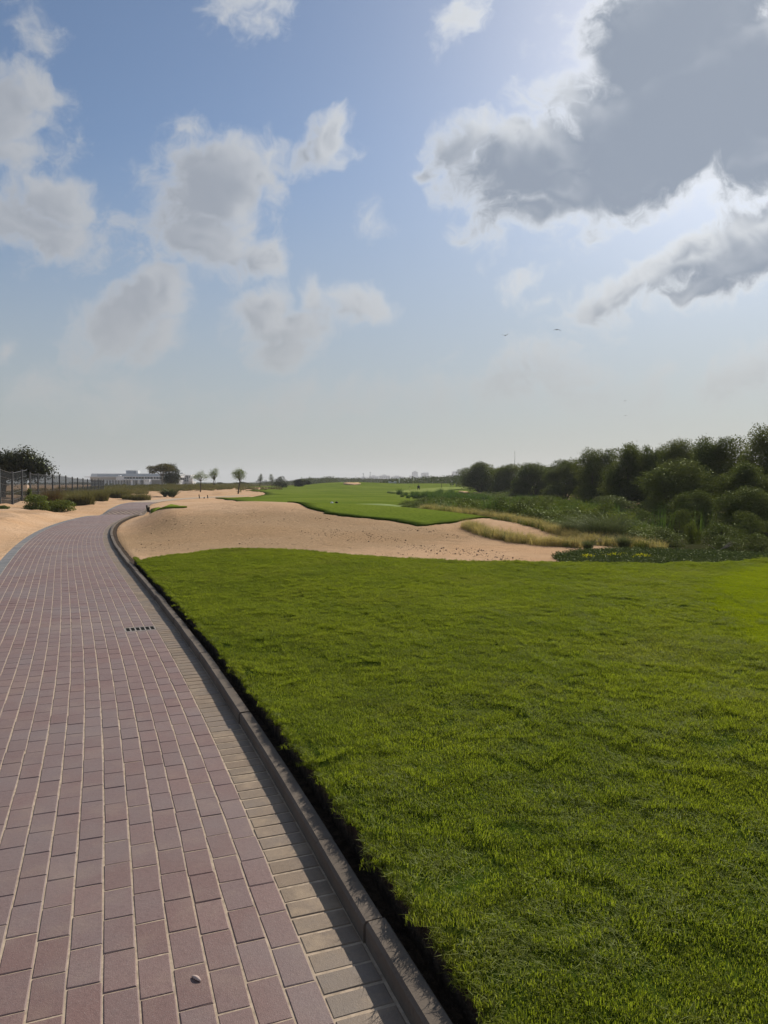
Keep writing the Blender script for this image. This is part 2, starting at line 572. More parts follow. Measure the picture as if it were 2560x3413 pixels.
M['grey'] = mat_brick('grey_paver', [(.19, .185, .18), (.225, .22, .21), (.20, .20, .195)], (.35, .28, .21), .3)
M['joint'] = mat_plain('joint_sand', (.46, .36, .26), .95, .1, .22, 30)
M['concrete'] = mat_concrete('kerb_concrete', (.172, .138, .108))
M['drain'] = mat_concrete('drain_concrete', (.34, .30, .27), 20)
M['slot_shade'] = mat_plain('painted_slot_shade', (.008, .008, .008), .9, .05)  # near-black colour painting the shade inside the drain slots
M['steel'] = mat_plain('galvanised_steel', (.10, .105, .11), .5, .4, .1, 5, .3)
M['white_wall'] = mat_plain('white_render', (.74, .75, .74), .8, .3, .04, .3)
M['grey_wall'] = mat_plain('grey_cladding', (.44, .46, .47), .7, .3, .06, .3)
M['pale_wall'] = mat_plain('pale_render', (.58, .59, .58), .8, .3, .05, .3)
M['dark_glass'] = mat_plain('dark_glass', (.06, .085, .10), .15, .6, .1, .5)
M['black'] = mat_plain('black_cloth', (.012, .012, .014), .8, .2)
M['white'] = mat_plain('white_cloth', (.75, .75, .74), .8, .2, .05)
M['skin'] = mat_plain('skin', (.33, .19, .13), .6, .3, .05)
M['khaki'] = mat_plain('khaki_cloth', (.30, .26, .20), .8, .2, .05)
M['bird'] = mat_plain('dark_feather', (.02, .02, .022), .8, .2)
M['stake'] = mat_plain('dark_stake', (.03, .022, .018), .8, .2)
M['shell'] = mat_plain('dry_leaf', (.55, .42, .36), .7, .2, .2, 40)
M['yellow'] = mat_plain('yellow_flagcloth', (.75, .68, .25), .8, .2)
M['tower'] = mat_plain('hazed_tower_concrete', (.52, .53, .54), .8, .2, .03, .02)  # paled base colour carries part of the distance haze
M['rubber'] = mat_plain('rubber', (.02, .02, .02), .8, .2)


def mat_screen():
    m, t = material('fence_screen')
    p = t.n('ShaderNodeTexCoord').outputs['Object']
    nz = t.noise(p, 1.3, 3.0, .6)
    c = t.mix(nz, (.02, .022, .024), (.04, .043, .045))
    df = t.n('ShaderNodeBsdfDiffuse', ins={'Color': c}).outputs[0]
    tr = t.n('ShaderNodeBsdfTransparent').outputs[0]
    return finish(m, t, t.n('ShaderNodeMixShader', ins={0: .72, 1: tr, 2: df}).outputs[0])


M['screen'] = mat_screen()

# ------------------------------------------------------------------ terrain model
KPIX = [(443, 1716), (415, 1724.5), (390, 1738), (373, 1757), (367, 1779), (373, 1803), (388, 1829), (413, 1862), (443, 1900), (469, 1930), (503, 1967),
        (536, 1999), (562, 2031), (595, 2073), (621, 2107), (650, 2150), (680, 2193), (705, 2233), (756, 2322), (806, 2400), (865, 2500), (925, 2600),
        (974, 2680), (1039, 2780), (1098, 2875), (1169, 2990), (1234, 3099), (1291, 3194), (1375, 3332), (1418, 3413)]
KH = .075                                     # kerb height above the paving


def on_plane(u, v, z):
    d = pdir(u, v)
    t = (z - EYE) / d[2]
    return d[0] * t, d[1] * t


kp = [on_plane(u, v, KH) for u, v in KPIX][::-1]
kp = np.array(kp)
# a smooth curve x(y) through the digitised kerb edge, carried on before and behind
pf = np.polyfit(kp[:, 1], kp[:, 0], 5)
ys = np.linspace(kp[0, 1], kp[-1, 1], 400)
xs = np.polyval(pf, ys)
front = np.array([[xs[0] + .40 * k, ys[0] - k] for k in np.linspace(6, .3, 12)])
tail = np.array([(-13.0, 38.5), (-14.3, 43.5), (-16.3, 50.0), (-18.4, 57.0), (-20.0, 65.0), (-20.6, 74.0), (-19.8, 84.0), (-17.5, 96.0)])
KL = np.vstack([front, np.stack([xs, ys], 1), tail])


def smooth_line(P, step, it=12):
    seg = np.linalg.norm(np.diff(P, axis=0), axis=1)
    s = np.concatenate([[0], np.cumsum(seg)])
    t = np.arange(0, s[-1], step)
    Q = np.stack([np.interp(t, s, P[:, i]) for i in range(2)], 1)
    for _ in range(it):
        Q[1:-1] = .25 * Q[:-2] + .5 * Q[1:-1] + .25 * Q[2:]
    return Q


KL = smooth_line(KL, .25, 30)
KS = np.concatenate([[0], np.cumsum(np.linalg.norm(np.diff(KL, axis=0), axis=1))])
KT = np.gradient(KL, axis=0)
KT /= np.linalg.norm(KT, axis=1)[:, None]
KN = np.stack([-KT[:, 1], KT[:, 0]], 1)      # left normal
PATH_W = 2.34


def kerb_at(s, off):
    """Point at arc length s, off metres left of the kerb face; and heading."""
    x = np.interp(s, KS, KL[:, 0]) + off * np.interp(s, KS, KN[:, 0])
    y = np.interp(s, KS, KL[:, 1]) + off * np.interp(s, KS, KN[:, 1])
    a = np.arctan2(np.interp(s, KS, KT[:, 1]), np.interp(s, KS, KT[:, 0]))
    return x, y, a


def path_off(x, y):
    """Signed offset left of the kerb line and arc length for arrays of points."""
    x = np.asarray(x, float)
    y = np.asarray(y, float)
    P = np.stack([x.ravel(), y.ravel()], 1)
    off = np.empty(len(P))
    sv_ = np.empty(len(P))
    for a in range(0, len(P), 20000):
        q = P[a:a + 20000]
        d2 = (q[:, None, 0] - KL[None, :, 0]) ** 2 + (q[:, None, 1] - KL[None, :, 1]) ** 2
        i = d2.argmin(1)
        dv = q - KL[i]
        o = (dv * KN[i]).sum(1)
        far = np.sqrt(d2[np.arange(len(q)), i])
        off[a:a + 20000] = np.where(far > np.abs(o) + .3, np.sign(o + 1e-9) * far, o)
        sv_[a:a + 20000] = KS[i]
    return off.reshape(x.shape), sv_.reshape(x.shape)


def sstep(x, a, b):
    t = np.clip((x - a) / (b - a), 0, 1)
    return t * t * (3 - 2 * t)


def gauss(x, y, cx, cy_, sx_, sy_, rot=0.0):
    c, s = math.cos(R(rot)), math.sin(R(rot))
    dx, dy = x - cx, y - cy_
    a, b = c * dx + s * dy, -s * dx + c * dy
    return np.exp(-(a / sx_) ** 2 - (b / sy_) ** 2)


def wob(x, y, f, ph=0.0):
    return (np.sin(f * x * 1.3 + f * y * .7 + ph) + np.sin(-f * x * .6 + f * y * 1.5 + 2.1 * ph + 1) + np.sin(f * 2.1 * x + f * 1.9 * y + 3.3 * ph)) / 3


def H(x, y):
    x = np.asarray(x, float)
    y = np.asarray(y, float)
    off, s_ = path_off(x, y)
    r = np.hypot(x, y)
    z = np.zeros_like(x)
    # sandy mound right of the path, facing the viewer
    z += .80 * gauss(x, y, -5.2, 28.5, 9.0, 7.0, -8)
    z += .10 * gauss(x, y, 3.0, 26.0, 8.0, 4.0, -14)
    z += .25 * gauss(x, y, -9, 42.0, 9, 10)
    # lower marshy ground at right
    z -= .30 * sstep(x, 3, 9) * sstep(y, 16, 24) * (1 - sstep(y, 110, 160))
    z += .12 * wob(x, y, .55, 1.0) * sstep(y, 16, 22) * .5
    # fairway and its hill with the putting green
    z -= .12 * sstep(y, 40, 60) * sstep(x, -12, 0)
    z += 1.0 * gauss(x, y, 4, 228, 60, 30)
    z += .80 * gauss(x, y, -12, 212, 14, 17)
    z += .55 * gauss(x, y, 28, 150, 12, 22)
    z += .35 * gauss(x, y, 14, 215, 12, 14)
    z += .22 * wob(x, y, .055, 2.0) * sstep(y, 60, 100)
    z += .65 * sstep(y, 128, 190) * sstep(x, -30, -5) * (1 - sstep(y, 225, 270))
    # dunes beyond the bend of the path
    z += .95 * gauss(x, y, -46, 152, 16, 17)
    z += .45 * gauss(x, y, -28, 135, 16, 25)
    z += .55 * gauss(x, y, -30, 185, 26, 16)
    # bank at left
    z += .34 * sstep(off, 3.0, 10) * (1 - sstep(y, 60, 95))
    z += .10 * sstep(off, 2.6, 5.0) * wob(x, y, .8, .3)
    z += .05 * sstep(off, 2.5, 4.0) * wob(x, y, 2.3, .9)
    # keep the paving and its margin even
    k = sstep(off, PATH_W + .02, PATH_W + 1.6) + sstep(-off, .2, 2.2)
    near = 1 - sstep(y, 90, 110)
    z = z * (1 - near + near * np.clip(k, 0, 1))
    # the paving climbs to a slight crest, then dips
    z -= .16 * np.exp(-((s_ - 47.5) / 3.0) ** 2) * np.exp(-(off / 7) ** 2)
    return z


def gnd(u, v, lift=0.0, tmax=900.0):
    """Where the ray through a pixel meets the ground."""
    d = np.array(pdir(u, v))
    t = np.concatenate([np.geomspace(1.5, tmax, 700)])
    z = EYE + d[2] * t - (H(d[0] * t, d[1] * t) + lift)
    i = np.argmax(z < 0)
    if z[i] >= 0:
        i = len(t) - 1
        tt = t[i]
    else:
        a, b = z[i - 1], z[i]
        tt = t[i - 1] + (t[i] - t[i - 1]) * a / (a - b)
    return np.array([d[0] * tt, d[1] * tt])


def ground_z(x, y):
    return float(H(np.array([x]), np.array([y]))[0])


def sd_poly(x, y, poly):
    """Signed distance, positive inside."""
    P = np.stack([np.ravel(x), np.ravel(y)], 1)
    poly = np.asarray(poly)
    n = len(poly)
    dmin = np.full(len(P), 1e18)
    inside = np.zeros(len(P), bool)
    for i in range(n):
        a, b = poly[i], poly[(i + 1) % n]
        ab = b - a
        t = np.clip(((P - a) @ ab) / max(ab @ ab, 1e-12), 0, 1)
        q = a + t[:, None] * ab
        dmin = np.minimum(dmin, ((P - q) ** 2).sum(1))
        cond = (a[1] > P[:, 1]) != (b[1] > P[:, 1])
        with np.errstate(divide='ignore', invalid='ignore'):
            xi = (b[0] - a[0]) * (P[:, 1] - a[1]) / (b[1] - a[1]) + a[0]
        inside ^= cond & (P[:, 0] < xi)
    d = np.sqrt(dmin)
    return np.where(inside, d, -d).reshape(np.shape(x))


def dense(poly, step):
    poly = np.asarray(poly, float)
    out = []
    for i in range(len(poly)):
        a, b = poly[i], poly[(i + 1) % len(poly)]
        st = step if not callable(step) else step(.5 * (a + b))
        n = max(1, int(np.linalg.norm(b - a) / st))
        for k in range(n):
            out.append(a + (b - a) * k / n)
    return np.array(out)


def chaikin(poly, it=2):
    P = np.asarray(poly, float)
    for _ in range(it):
        Q = np.roll(P, -1, axis=0)
        P = np.stack([.75 * P + .25 * Q, .25 * P + .75 * Q], 1).reshape(-1, 2)
    return P


# --- outlines of the ground's zones (photograph pixels dropped onto the ground)
s_c = float(np.interp(14.6, KL[:, 1], KS))
LAWN_OFF = -.148
sl = np.linspace(.2, s_c - .5, 130)
lx, ly, _ = kerb_at(sl, LAWN_OFF)
lawn_left = np.stack([lx, ly], 1)
lawn_top = np.array([on_plane(u, v, .16) for u, v in [(463, 1872), (480, 1863), (509, 1856), (586, 1846), (741, 1836), (926, 1841), (1080, 1852), (1312, 1867), (1543, 1881), (1775, 1888),
                     (1929, 1889), (2160, 1888), (2392, 1883), (2500, 1877), (2600, 1872)]])
lawn_rest = np.array([(11.5, 12.6), (15, 11.0), (15.0, -1.0), (3.2, -3.0)])
LAWN = np.vstack([lawn_left, lawn_top, lawn_rest])
FINE = chaikin(np.array([(14, 13.0), (8.5, 12.9), (6.8, 12.55), (5.5, 11.5), (4.5, 10.1), (4.06, 9.2), (3.75, 8.3), (3.5, 7.3), (3.2, 6.6), (3.05, 5.8), (3.2, 5.0), (4.4, 4.2), (14, 3.4)]), 2)
fw = [(700, 1659), (770, 1663), (853, 1668), (907, 1677), (980, 1692), (1052, 1706), (1106, 1715), (1200, 1730), (1237, 1728), (1302, 1731), (1352, 1746), (1410, 1757)]
fwp = np.array([gnd(u, v) for u, v in fw])
for _ in range(2):
    fwp[1:-1] = .25 * fwp[:-2] + .5 * fwp[1:-1] + .25 * fwp[2:]
fwp = list(fwp)
FAIRWAY = np.array(fwp + [np.array(p) for p in [(5.2, 28), (8, 40), (13, 60), (16, 90), (22, 118), (42, 135), (48, 180), (45, 250), (0, 280), (-50, 270), (-38, 190), (-24, 168)]] +
                   [gnd(u, v) for u, v in [(800, 1636), (850, 1637.5), (880, 1641), (893, 1648), (850, 1657), (800, 1660)]])
FAIRWAY = dense(chaikin(FAIRWAY, 2), .5)
FAIRWAY = FAIRWAY + rng.normal(0, .06, FAIRWAY.shape)
TEE = np.array([(-1.7 + 2.9 * math.cos(a), 46 + 6.5 * math.sin(a)) for a in np.linspace(0, 2 * math.pi, 40, endpoint=False)])
GREEN = chaikin(np.array([gnd(u, v) for u, v in [(1280, 1643), (1330, 1637), (1420, 1630), (1500, 1626), (1600, 1622.5), (1590, 1629), (1480, 1637), (1390, 1645), (1320, 1647)]]), 2)


def turf_z(x, y, lip):
    return H(x, y) + lip


def lawn_z(x, y):
    off, _ = path_off(x, y)
    z = .136 + .08 * sstep(-off, .1, 3.0) + .02 * wob(x, y, 1.1, .4) + .012 * wob(x, y, 3.2, 1.4)
    return z


# --- ground sheet: fan of rings round the viewpoint out to the horizon
def build_ground():
    ang = np.concatenate([np.linspace(-180, -60, 40, endpoint=False), np.linspace(-60, -36, 60, endpoint=False), np.linspace(-36, 36, 300, endpoint=False), np.linspace(36, 60, 60, endpoint=False), np.linspace(60, 180, 40, endpoint=False)])
    rad = np.concatenate([np.geomspace(.6, 60, 300), np.geomspace(61, 400, 130), np.geomspace(408, 9000, 60)])
    A, Rr = np.meshgrid(np.radians(ang), rad)
    X, Y = Rr * np.sin(A), Rr * np.cos(A)
    Z = H(X, Y)
    off, _ = path_off(X, Y)
    ramp = .06 + Rr * .012
    drop = np.zeros_like(Z)
    inpath = np.minimum(off + .30, PATH_W - off)
    drop = np.maximum(drop, .11 * sstep(inpath, 0, ramp))
    for poly, dd in ((LAWN, .16), (FAIRWAY, .16)):
        sd = sd_poly(X, Y, poly)
        drop = np.maximum(drop, dd * sstep(sd, .02, ramp * 1.5))
    far = sstep(Rr, 260, 600)
    Z = Z * (1 - far) - drop
    n, m = X.shape
    V = np.stack([X, Y, Z], -1).reshape(-1, 3)
    V = np.vstack([V, [[0, 0, -.11]]])
    i = np.arange(n - 1)[:, None]
    j = np.arange(m)[None, :]
    j2 = (j + 1) % m
    q = np.stack(np.broadcast_arrays(i * m + j, (i + 1) * m + j, (i + 1) * m + j2, i * m + j2), -1).reshape(-1)
    c = len(V) - 1
    tri = np.stack([np.arange(m), np.full(m, c), (np.arange(m) + 1) % m], -1)[:, ::1].reshape(-1)
    # winding: face up
    q = q.reshape(-1, 4)[:, ::-1].reshape(-1)
    tri = tri.reshape(-1, 3)[:, ::-1].reshape(-1)
    me = mesh_np('ground', V, np.concatenate([q, tri]), np.concatenate([np.full(len(q) // 4, 4), np.full(len(tri) // 3, 3)]), True)
    bm = bmesh.new()
    bm.from_mesh(me)
    bmesh.ops.recalc_face_normals(bm, faces=bm.faces)
    if sum(f.normal.z for f in list(bm.faces)[:500]) < 0:
        bmesh.ops.reverse_faces(bm, faces=bm.faces)
    bm.to_mesh(me)
    bm.free()
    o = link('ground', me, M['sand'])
    tag(o, 'pinkish sandy ground with scattered clods and tyre tracks', kind='structure')
    return o


build_ground()


def sheet(name, poly, step_fn, z_fn, mat, skirt=0.0, skirt_mat=None, label=None, bstep=None, parent=None):
    """A sheet of ground cut exactly to an outline, with a turf edge hanging from it."""
    B = dense(poly, bstep or step_fn)
    y0, y1 = B[:, 1].min(), B[:, 1].max()
    pts = []
    y = y0
    while y < y1:
        st = step_fn(np.array([0, y]))
        row = np.arange(B[:, 0].min(), B[:, 0].max(), st)
        pts.append(np.stack([row + rng.uniform(-.3, .3, len(row)) * st, np.full(len(row), y) + rng.uniform(-.3, .3, len(row)) * st], 1))
        y += st
    P = np.vstack(pts)
    st = np.array([step_fn(p) for p in P])
    P = P[sd_poly(P[:, 0], P[:, 1], poly) > .45 * st]
    allp = [Vector(p) for p in B] + [Vector(p) for p in P]
    nb = len(B)
    edges = [(i, (i + 1) % nb) for i in range(nb)]
    co, ed, fa, ov, _, _ = delaunay_2d_cdt(allp, edges, [], 1, 1e-6)
    C = np.array([(v.x, v.y) for v in co])
    Z = z_fn(C[:, 0], C[:, 1])
    V = [(*C[i], Z[i]) for i in range(len(C))]
    faces = [tuple(f) for f in fa]
    bm = bmesh.new()
    bv = [bm.verts.new(v) for v in V]
    for f in faces:
        try:
            bm.faces.new([bv[i] for i in f])
        except ValueError:
            pass
    bmesh.ops.recalc_face_normals(bm, faces=bm.faces)
    if sum(f.normal.z for f in bm.faces) < 0:
        bmesh.ops.reverse_faces(bm, faces=bm.faces)
    for f in bm.faces:
        f.smooth = True
    if skirt:
        be = [e for e in bm.edges if len(e.link_faces) == 1]
        r_ = bmesh.ops.extrude_edge_only(bm, edges=be)
        nv = [g for g in r_['geom'] if isinstance(g, bmesh.types.BMVert)]
        for v in nv:
            v.co.z -= skirt
        for f in [g for g in r_['geom'] if isinstance(g, bmesh.types.BMFace)]:
            f.material_index = 1
            f.smooth = False
        bmesh.ops.recalc_face_normals(bm, faces=bm.faces)
    me = bpy.data.meshes.new(name)
    bm.to_mesh(me)
    bm.free()
    o = link(name, me, mats=[mat, skirt_mat or mat], parent=parent)
    if label:
        tag(o, label, kind='structure')
    return o


def radial_step(k, lo):
    return lambda p: max(lo, k * float(np.hypot(p[0] * .5, p[1])))


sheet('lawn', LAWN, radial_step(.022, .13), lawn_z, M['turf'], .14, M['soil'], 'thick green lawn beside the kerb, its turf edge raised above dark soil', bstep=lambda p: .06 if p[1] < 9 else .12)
sheet('fairway', FAIRWAY, radial_step(.022, .6), lambda x, y: turf_z(x, y, .05), M['fairway'], .12, M['turf'], 'mown green fairway beyond the sand', bstep=radial_step(.01, .3))
sheet('tee_box', TEE, radial_step(.022, .6), lambda x, y: turf_z(x, y, .15), M['tee'], .10, None, 'pale mown tee box at the near end of the fairway', bstep=radial_step(.01, .3))
sheet('putting_green', GREEN, radial_step(.018, .6), lambda x, y: turf_z(x, y, .22), M['green'], .17, None, 'pale putting green with two golfers on it', bstep=radial_step(.01, .3))
STRIP = chaikin(np.array([gnd(u, v) for u, v in [(499, 1704), (506, 1697), (540, 1691), (575, 1690), (640, 1692), (575, 1696), (530, 1701)]]), 2)
sheet('grass_strip', STRIP, radial_step(.02, .4), lambda x, y: H(x, y) + .05, M['fairway'], .08, None, 'small wedge of green turf beside the far bend of the path', bstep=.3)
sheet('fine_turf', FINE, radial_step(.03, .2), lambda x, y: lawn_z(x, y) + .012, M['fine_turf'], .012, None, 'yellow green close mown turf at the right of the lawn', bstep=.15)


# ------------------------------------------------------------------ paving, kerb, drain
def brick_mesh(name, w, l, h, seed, mat):
    """Paver: local x along its width, y along its length, top at z = 0, chamfered and slightly uneven."""
    rr = random.Random(seed)
    c = .0035
    bot = [(-w / 2, -l / 2), (w / 2, -l / 2), (w / 2, l / 2), (-w / 2, l / 2)]
    j = lambda: rr.uniform(-.0012, .0012)
    b = [(x + j(), y + j(), -h) for x, y in bot]
    m_ = [(x + j(), y + j(), -c) for x, y in bot]
    tp = [(x * (1 - 2 * c / w) + j(), y * (1 - 2 * c / l) + j(), rr.uniform(-.0008, .0008)) for x, y in bot]
    mb = MB()
    mb.poly(b + m_ + tp, [(0, 1, 5, 4), (1, 2, 6, 5), (2, 3, 7, 6), (3, 0, 4, 7), (4, 5, 9, 8), (5, 6, 10, 9), (6, 7, 11, 10), (7, 4, 8, 11), (8, 9, 10, 11)])
    me = mb.mesh(name)
    me.materials.append(mat)
    return me


path = empty('path')
tag(path, 'red brick paved path with sandy joints curving away beside the kerb', kind='structure')
S_END = KS[-1]
S_KERB = float(np.interp(37.0, KL[:, 1], KS))
# bed of joint sand
offs = np.array([-.004, .2, .6, 1.0, 1.5, 2.0, 2.2, PATH_W])
ss = np.arange(0, S_END, .25)
G = [kerb_at(ss, o) for o in offs]
BX = np.stack([g[0] for g in G], 1)
BY = np.stack([g[1] for g in G], 1)
BZ = H(BX, BY) - .0016
nS, nO = BX.shape
idx = np.arange(nS * nO).reshape(nS, nO)
q = np.stack([idx[:-1, :-1], idx[1:, :-1], idx[1:, 1:], idx[:-1, 1:]], -1).reshape(-1, 4)
link('joint_bed', mesh_np('joint_bed', np.stack([BX, BY, BZ], -1).reshape(-1, 3), q, 4, True), M['joint'], path)

PITCH_W, PITCH_L, NCOL = .1075, .2045, 18
edge_w = .205
DRAIN_CUT = []
specs = []     # (x, y, heading, kind)
s_vis = 45.0
drain_c = np.array(on_plane(490, 2090, 0.0))
d_off, d_s = path_off(np.array([drain_c[0]]), np.array([drain_c[1]]))
d_off, d_s = edge_w + 1.5 * PITCH_W, float(d_s[0])
for c in range(NCOL):
    o_ = edge_w + (c + .5) * PITCH_W
    s0 = (c * .37 % 1.0) * PITCH_L + random.uniform(-.02, .02)
    sa = np.arange(s0, S_KERB + 26, PITCH_L)
    x, y, a = kerb_at(sa, o_)
    cutcol = abs(o_ - d_off) < .16
    hit = [k for k in range(len(sa)) if cutcol and abs(sa[k] - d_s) < .222]
    for k in range(len(sa)):
        if k not in hit:
            specs.append((x[k], y[k], a[k], 'brick', sa[k]))
    if hit:                                    # bricks cut to meet the drain
        DRAIN_CUT.append((o_, sa[hit[0]] - PITCH_L / 2, d_s - .122))
        DRAIN_CUT.append((o_, d_s + .122, sa[hit[-1]] + PITCH_L / 2))
for o_, kd in ((edge_w * .5 + .002, 'edging_brick'), (edge_w * 1.5 + NCOL * PITCH_W, 'grey_brick')):
    sa = np.arange(0, S_KERB + 26, .1065)
    x, y, a = kerb_at(sa, o_)
    for k in range(len(sa)):
        specs.append((x[k], y[k], a[k], kd, sa[k]))
SPX = np.array([(s[0], s[1]) for s in specs])
ZB = H(SPX[:, 0], SPX[:, 1])
brick_meshes = [brick_mesh('brick', .1018, .2005, .05, i, M['brick']) for i in range(6)]
edge_meshes = [brick_mesh('edging_brick', .0955, .1965, .05, 20 + i, M['tan']) for i in range(4)]
grey_meshes = [brick_mesh('grey_brick', .0995, .1985, .05, 40 + i, M['grey']) for i in range(4)]


def in_frame(x, y):
    if y < 1.0:
        return False
    c, s = math.cos(PITCH), math.sin(PITCH)
    dz = -EYE
    f_ = c * y - s * dz
    u_ = s * y + c * dz
    return f_ > 0 and abs(x / f_) < .545 and abs(u_ / f_) < .725


order = sorted(range(len(specs)), key=lambda i: math.hypot(specs[i][0], specs[i][1]))
count = {'brick': 0, 'edging_brick': 0, 'grey_brick': 0}
rest = {'brick': [], 'edging_brick': [], 'grey_brick': []}
limit = {'brick': 300, 'edging_brick': 260, 'grey_brick': 60}
for i in order:
    x, y, a, kd, s_ = specs[i]
    vis = in_frame(x, y)
    if vis and count[kd] < limit[kd]:
        count[kd] += 1
        me = random.choice({'brick': brick_meshes, 'edging_brick': edge_meshes, 'grey_brick': grey_meshes}[kd])
        o = bpy.data.objects.new(kd, me)
        COL.objects.link(o)
        o.parent = path
        rz = a - math.pi / 2 + random.gauss(0, .006)
        if kd != 'brick':
            rz += math.pi / 2
        o.location = (x + random.gauss(0, .0008), y, ZB[i] + random.uniform(.0003, .0022))
        o.rotation_euler = (random.gauss(0, .0025), random.gauss(0, .003), rz)
    elif y > -1.5:
        rest[kd].append(i)


def merge_bricks(kd, meshes, name):
    V, Fc, Rn = [], [], []
    src = []
    for me in meshes:
        v = np.array([tuple(p.co) for p in me.vertices])
        f = np.array([tuple(p.vertices) for p in me.polygons])
        src.append((v, f))
    base = 0
    for i in rest[kd]:
        x, y, a, _, s_ = specs[i]
        v, f = src[random.randrange(len(src))]
        rz = a - math.pi / 2 + random.gauss(0, .006) + (0 if kd == 'brick' else math.pi / 2)
        c, s = math.cos(rz), math.sin(rz)
        tx, ty = random.gauss(0, .0025), random.gauss(0, .003)
        w = np.stack([v[:, 0] * c - v[:, 1] * s + x, v[:, 0] * s + v[:, 1] * c + y, v[:, 2] + ZB[i] + random.uniform(.0003, .0022) + v[:, 0] * tx + v[:, 1] * ty], 1)
        V.append(w)
        Fc.append(f + base)
        Rn.append(np.full(len(v), random.random()))
        base += len(v)
    me = mesh_np(name, np.vstack(V), np.vstack(Fc), 4)
    at_ = me.attributes.new('rnd', 'FLOAT', 'POINT')
    at_.data.foreach_set('value', np.concatenate(Rn).astype(np.float32))
    me.materials.append(meshes[0].materials[0])
    o = link(name, me, None, path)
    o['kind'] = 'stuff'
    return o


merge_bricks('brick', brick_meshes, 'distant_bricks')
merge_bricks('edging_brick', edge_meshes, 'distant_edging_bricks')
merge_bricks('grey_brick', grey_meshes, 'distant_grey_bricks')

# kerb of precast stones
kerb = empty('kerb')
tag(kerb, 'low concrete kerb of short precast stones between path and lawn', kind='structure')
KLEN = .615
kw = .076
s = .2
kn = 0
while s < S_KERB:
    nn = 5
    sa = np.linspace(s + .003, s + KLEN - .004, nn)
    prof = [(0.0, -.09), (0.0, KH - .012), (-.010, KH), (-kw + .006, KH + .001), (-kw, KH - .006), (-kw, -.09)]
    V = []
    dz = random.gauss(0, .002)
    do = random.gauss(0, .0025)
    for k_, sv1 in enumerate(sa):
        for (o_, z_) in prof:
            x, y, a = kerb_at(sv1, o_ + do)
            V.append((float(x), float(y), z_ + dz + random.uniform(-.0012, .0012)))
    npf = len(prof)
    fcs = []
    for k_ in range(nn - 1):
        for p_ in range(npf - 1):
            fcs.append((k_ * npf + p_, (k_ + 1) * npf + p_, (k_ + 1) * npf + p_ + 1, k_ * npf + p_ + 1))
    fcs.append(tuple(range(npf)))
    fcs.append(tuple((nn - 1) * npf + p_ for p_ in reversed(range(npf))))
    zg = H(np.array([v[0] for v in V]), np.array([v[1] for v in V]))
    V = [(v[0], v[1], v[2] + zg[i]) for i, v in enumerate(V)]
    MB().poly(V, fcs).build('kerb_stone', M['concrete'], kerb)
    s += KLEN
    kn += 1
# soil strip between kerb and turf
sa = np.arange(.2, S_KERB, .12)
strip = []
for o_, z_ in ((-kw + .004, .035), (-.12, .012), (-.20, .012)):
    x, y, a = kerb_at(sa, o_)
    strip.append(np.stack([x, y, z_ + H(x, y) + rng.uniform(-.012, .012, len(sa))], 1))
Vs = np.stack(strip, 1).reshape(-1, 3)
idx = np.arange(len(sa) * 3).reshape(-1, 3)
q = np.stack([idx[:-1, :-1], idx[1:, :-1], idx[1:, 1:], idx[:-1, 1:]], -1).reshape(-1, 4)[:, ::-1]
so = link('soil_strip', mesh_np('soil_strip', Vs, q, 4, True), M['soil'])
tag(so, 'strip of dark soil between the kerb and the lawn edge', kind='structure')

# drain slot set across three columns of pavers
dx_, dy_, da = kerb_at(d_s, d_off)
dr = empty('drain', (float(dx_), float(dy_), 0), float(da) - math.pi / 2)
tag(dr, 'concrete drain grate with six dark slots set into the brick path', 'drain')
fr = MB()
W_, L_ = .3225, .24
fr.box(-W_ / 2, W_ / 2, -L_ / 2, -L_ / 2 + .03, -.05, .001).box(-W_ / 2, W_ / 2, L_ / 2 - .028, L_ / 2, -.05, .001)
nx_ = 7
for k in range(nx_):
    xx = -W_ / 2 + .008 + k * (W_ - .016) / (nx_ - 1)
    fr.box(xx - .007 - (.02 if k == 0 else 0), xx + .007, -L_ / 2 + .03, L_ / 2 - .028, -.05, -.0005)
fr.build('frame', M['drain'], dr)
MB().box(-W_ / 2 + .002, W_ / 2 - .002, -L_ / 2 + .005, L_ / 2 - .005, -.08, -.0008).build('slot_shade_block', M['slot_shade'], dr)  # shallow black block just under the top, painted shade instead of real depth
for (o_, sa_, sb_) in DRAIN_CUT:
    if sb_ - sa_ < .03:
        continue
    x, y, a = kerb_at(.5 * (sa_ + sb_), o_)
    bme = brick_mesh('brick', .1018, sb_ - sa_ - .004, .05, 77, M['brick'])
    link('brick', bme, None, path, (float(x), float(y), .001), float(a) - math.pi / 2)

# curled dry leaf on the pavers
lp = on_plane(655, 3262, 0.004)
mb = MB()
pts_, fcs = [], []
for i in range(7):
    t_ = i / 6
    w_ = .006 * math.sin(math.pi * (.12 + .80 * t_)) + .001
    for k in range(6):
        a_ = -1.9 + 3.8 * k / 5
        pts_.append(((t_ - .5) * .042, w_ * math.sin(a_), .0015 + w_ * (math.cos(a_) + .33) * .8 + .002 * math.sin(t_ * 3)))
for i in range(6):
    for k in range(5):
        fcs.append((i * 6 + k, (i + 1) * 6 + k, (i + 1) * 6 + k + 1, i * 6 + k + 1))
o = mb.poly(pts_, fcs).build('dry_leaf', M['shell'], None, True, (*lp, .002), R(-35))
sm = o.modifiers.new('thickness', 'SOLIDIFY')
sm.thickness = .0012
tag(o, 'curled pale pink dry leaf lying on the brick paving', 'leaf')

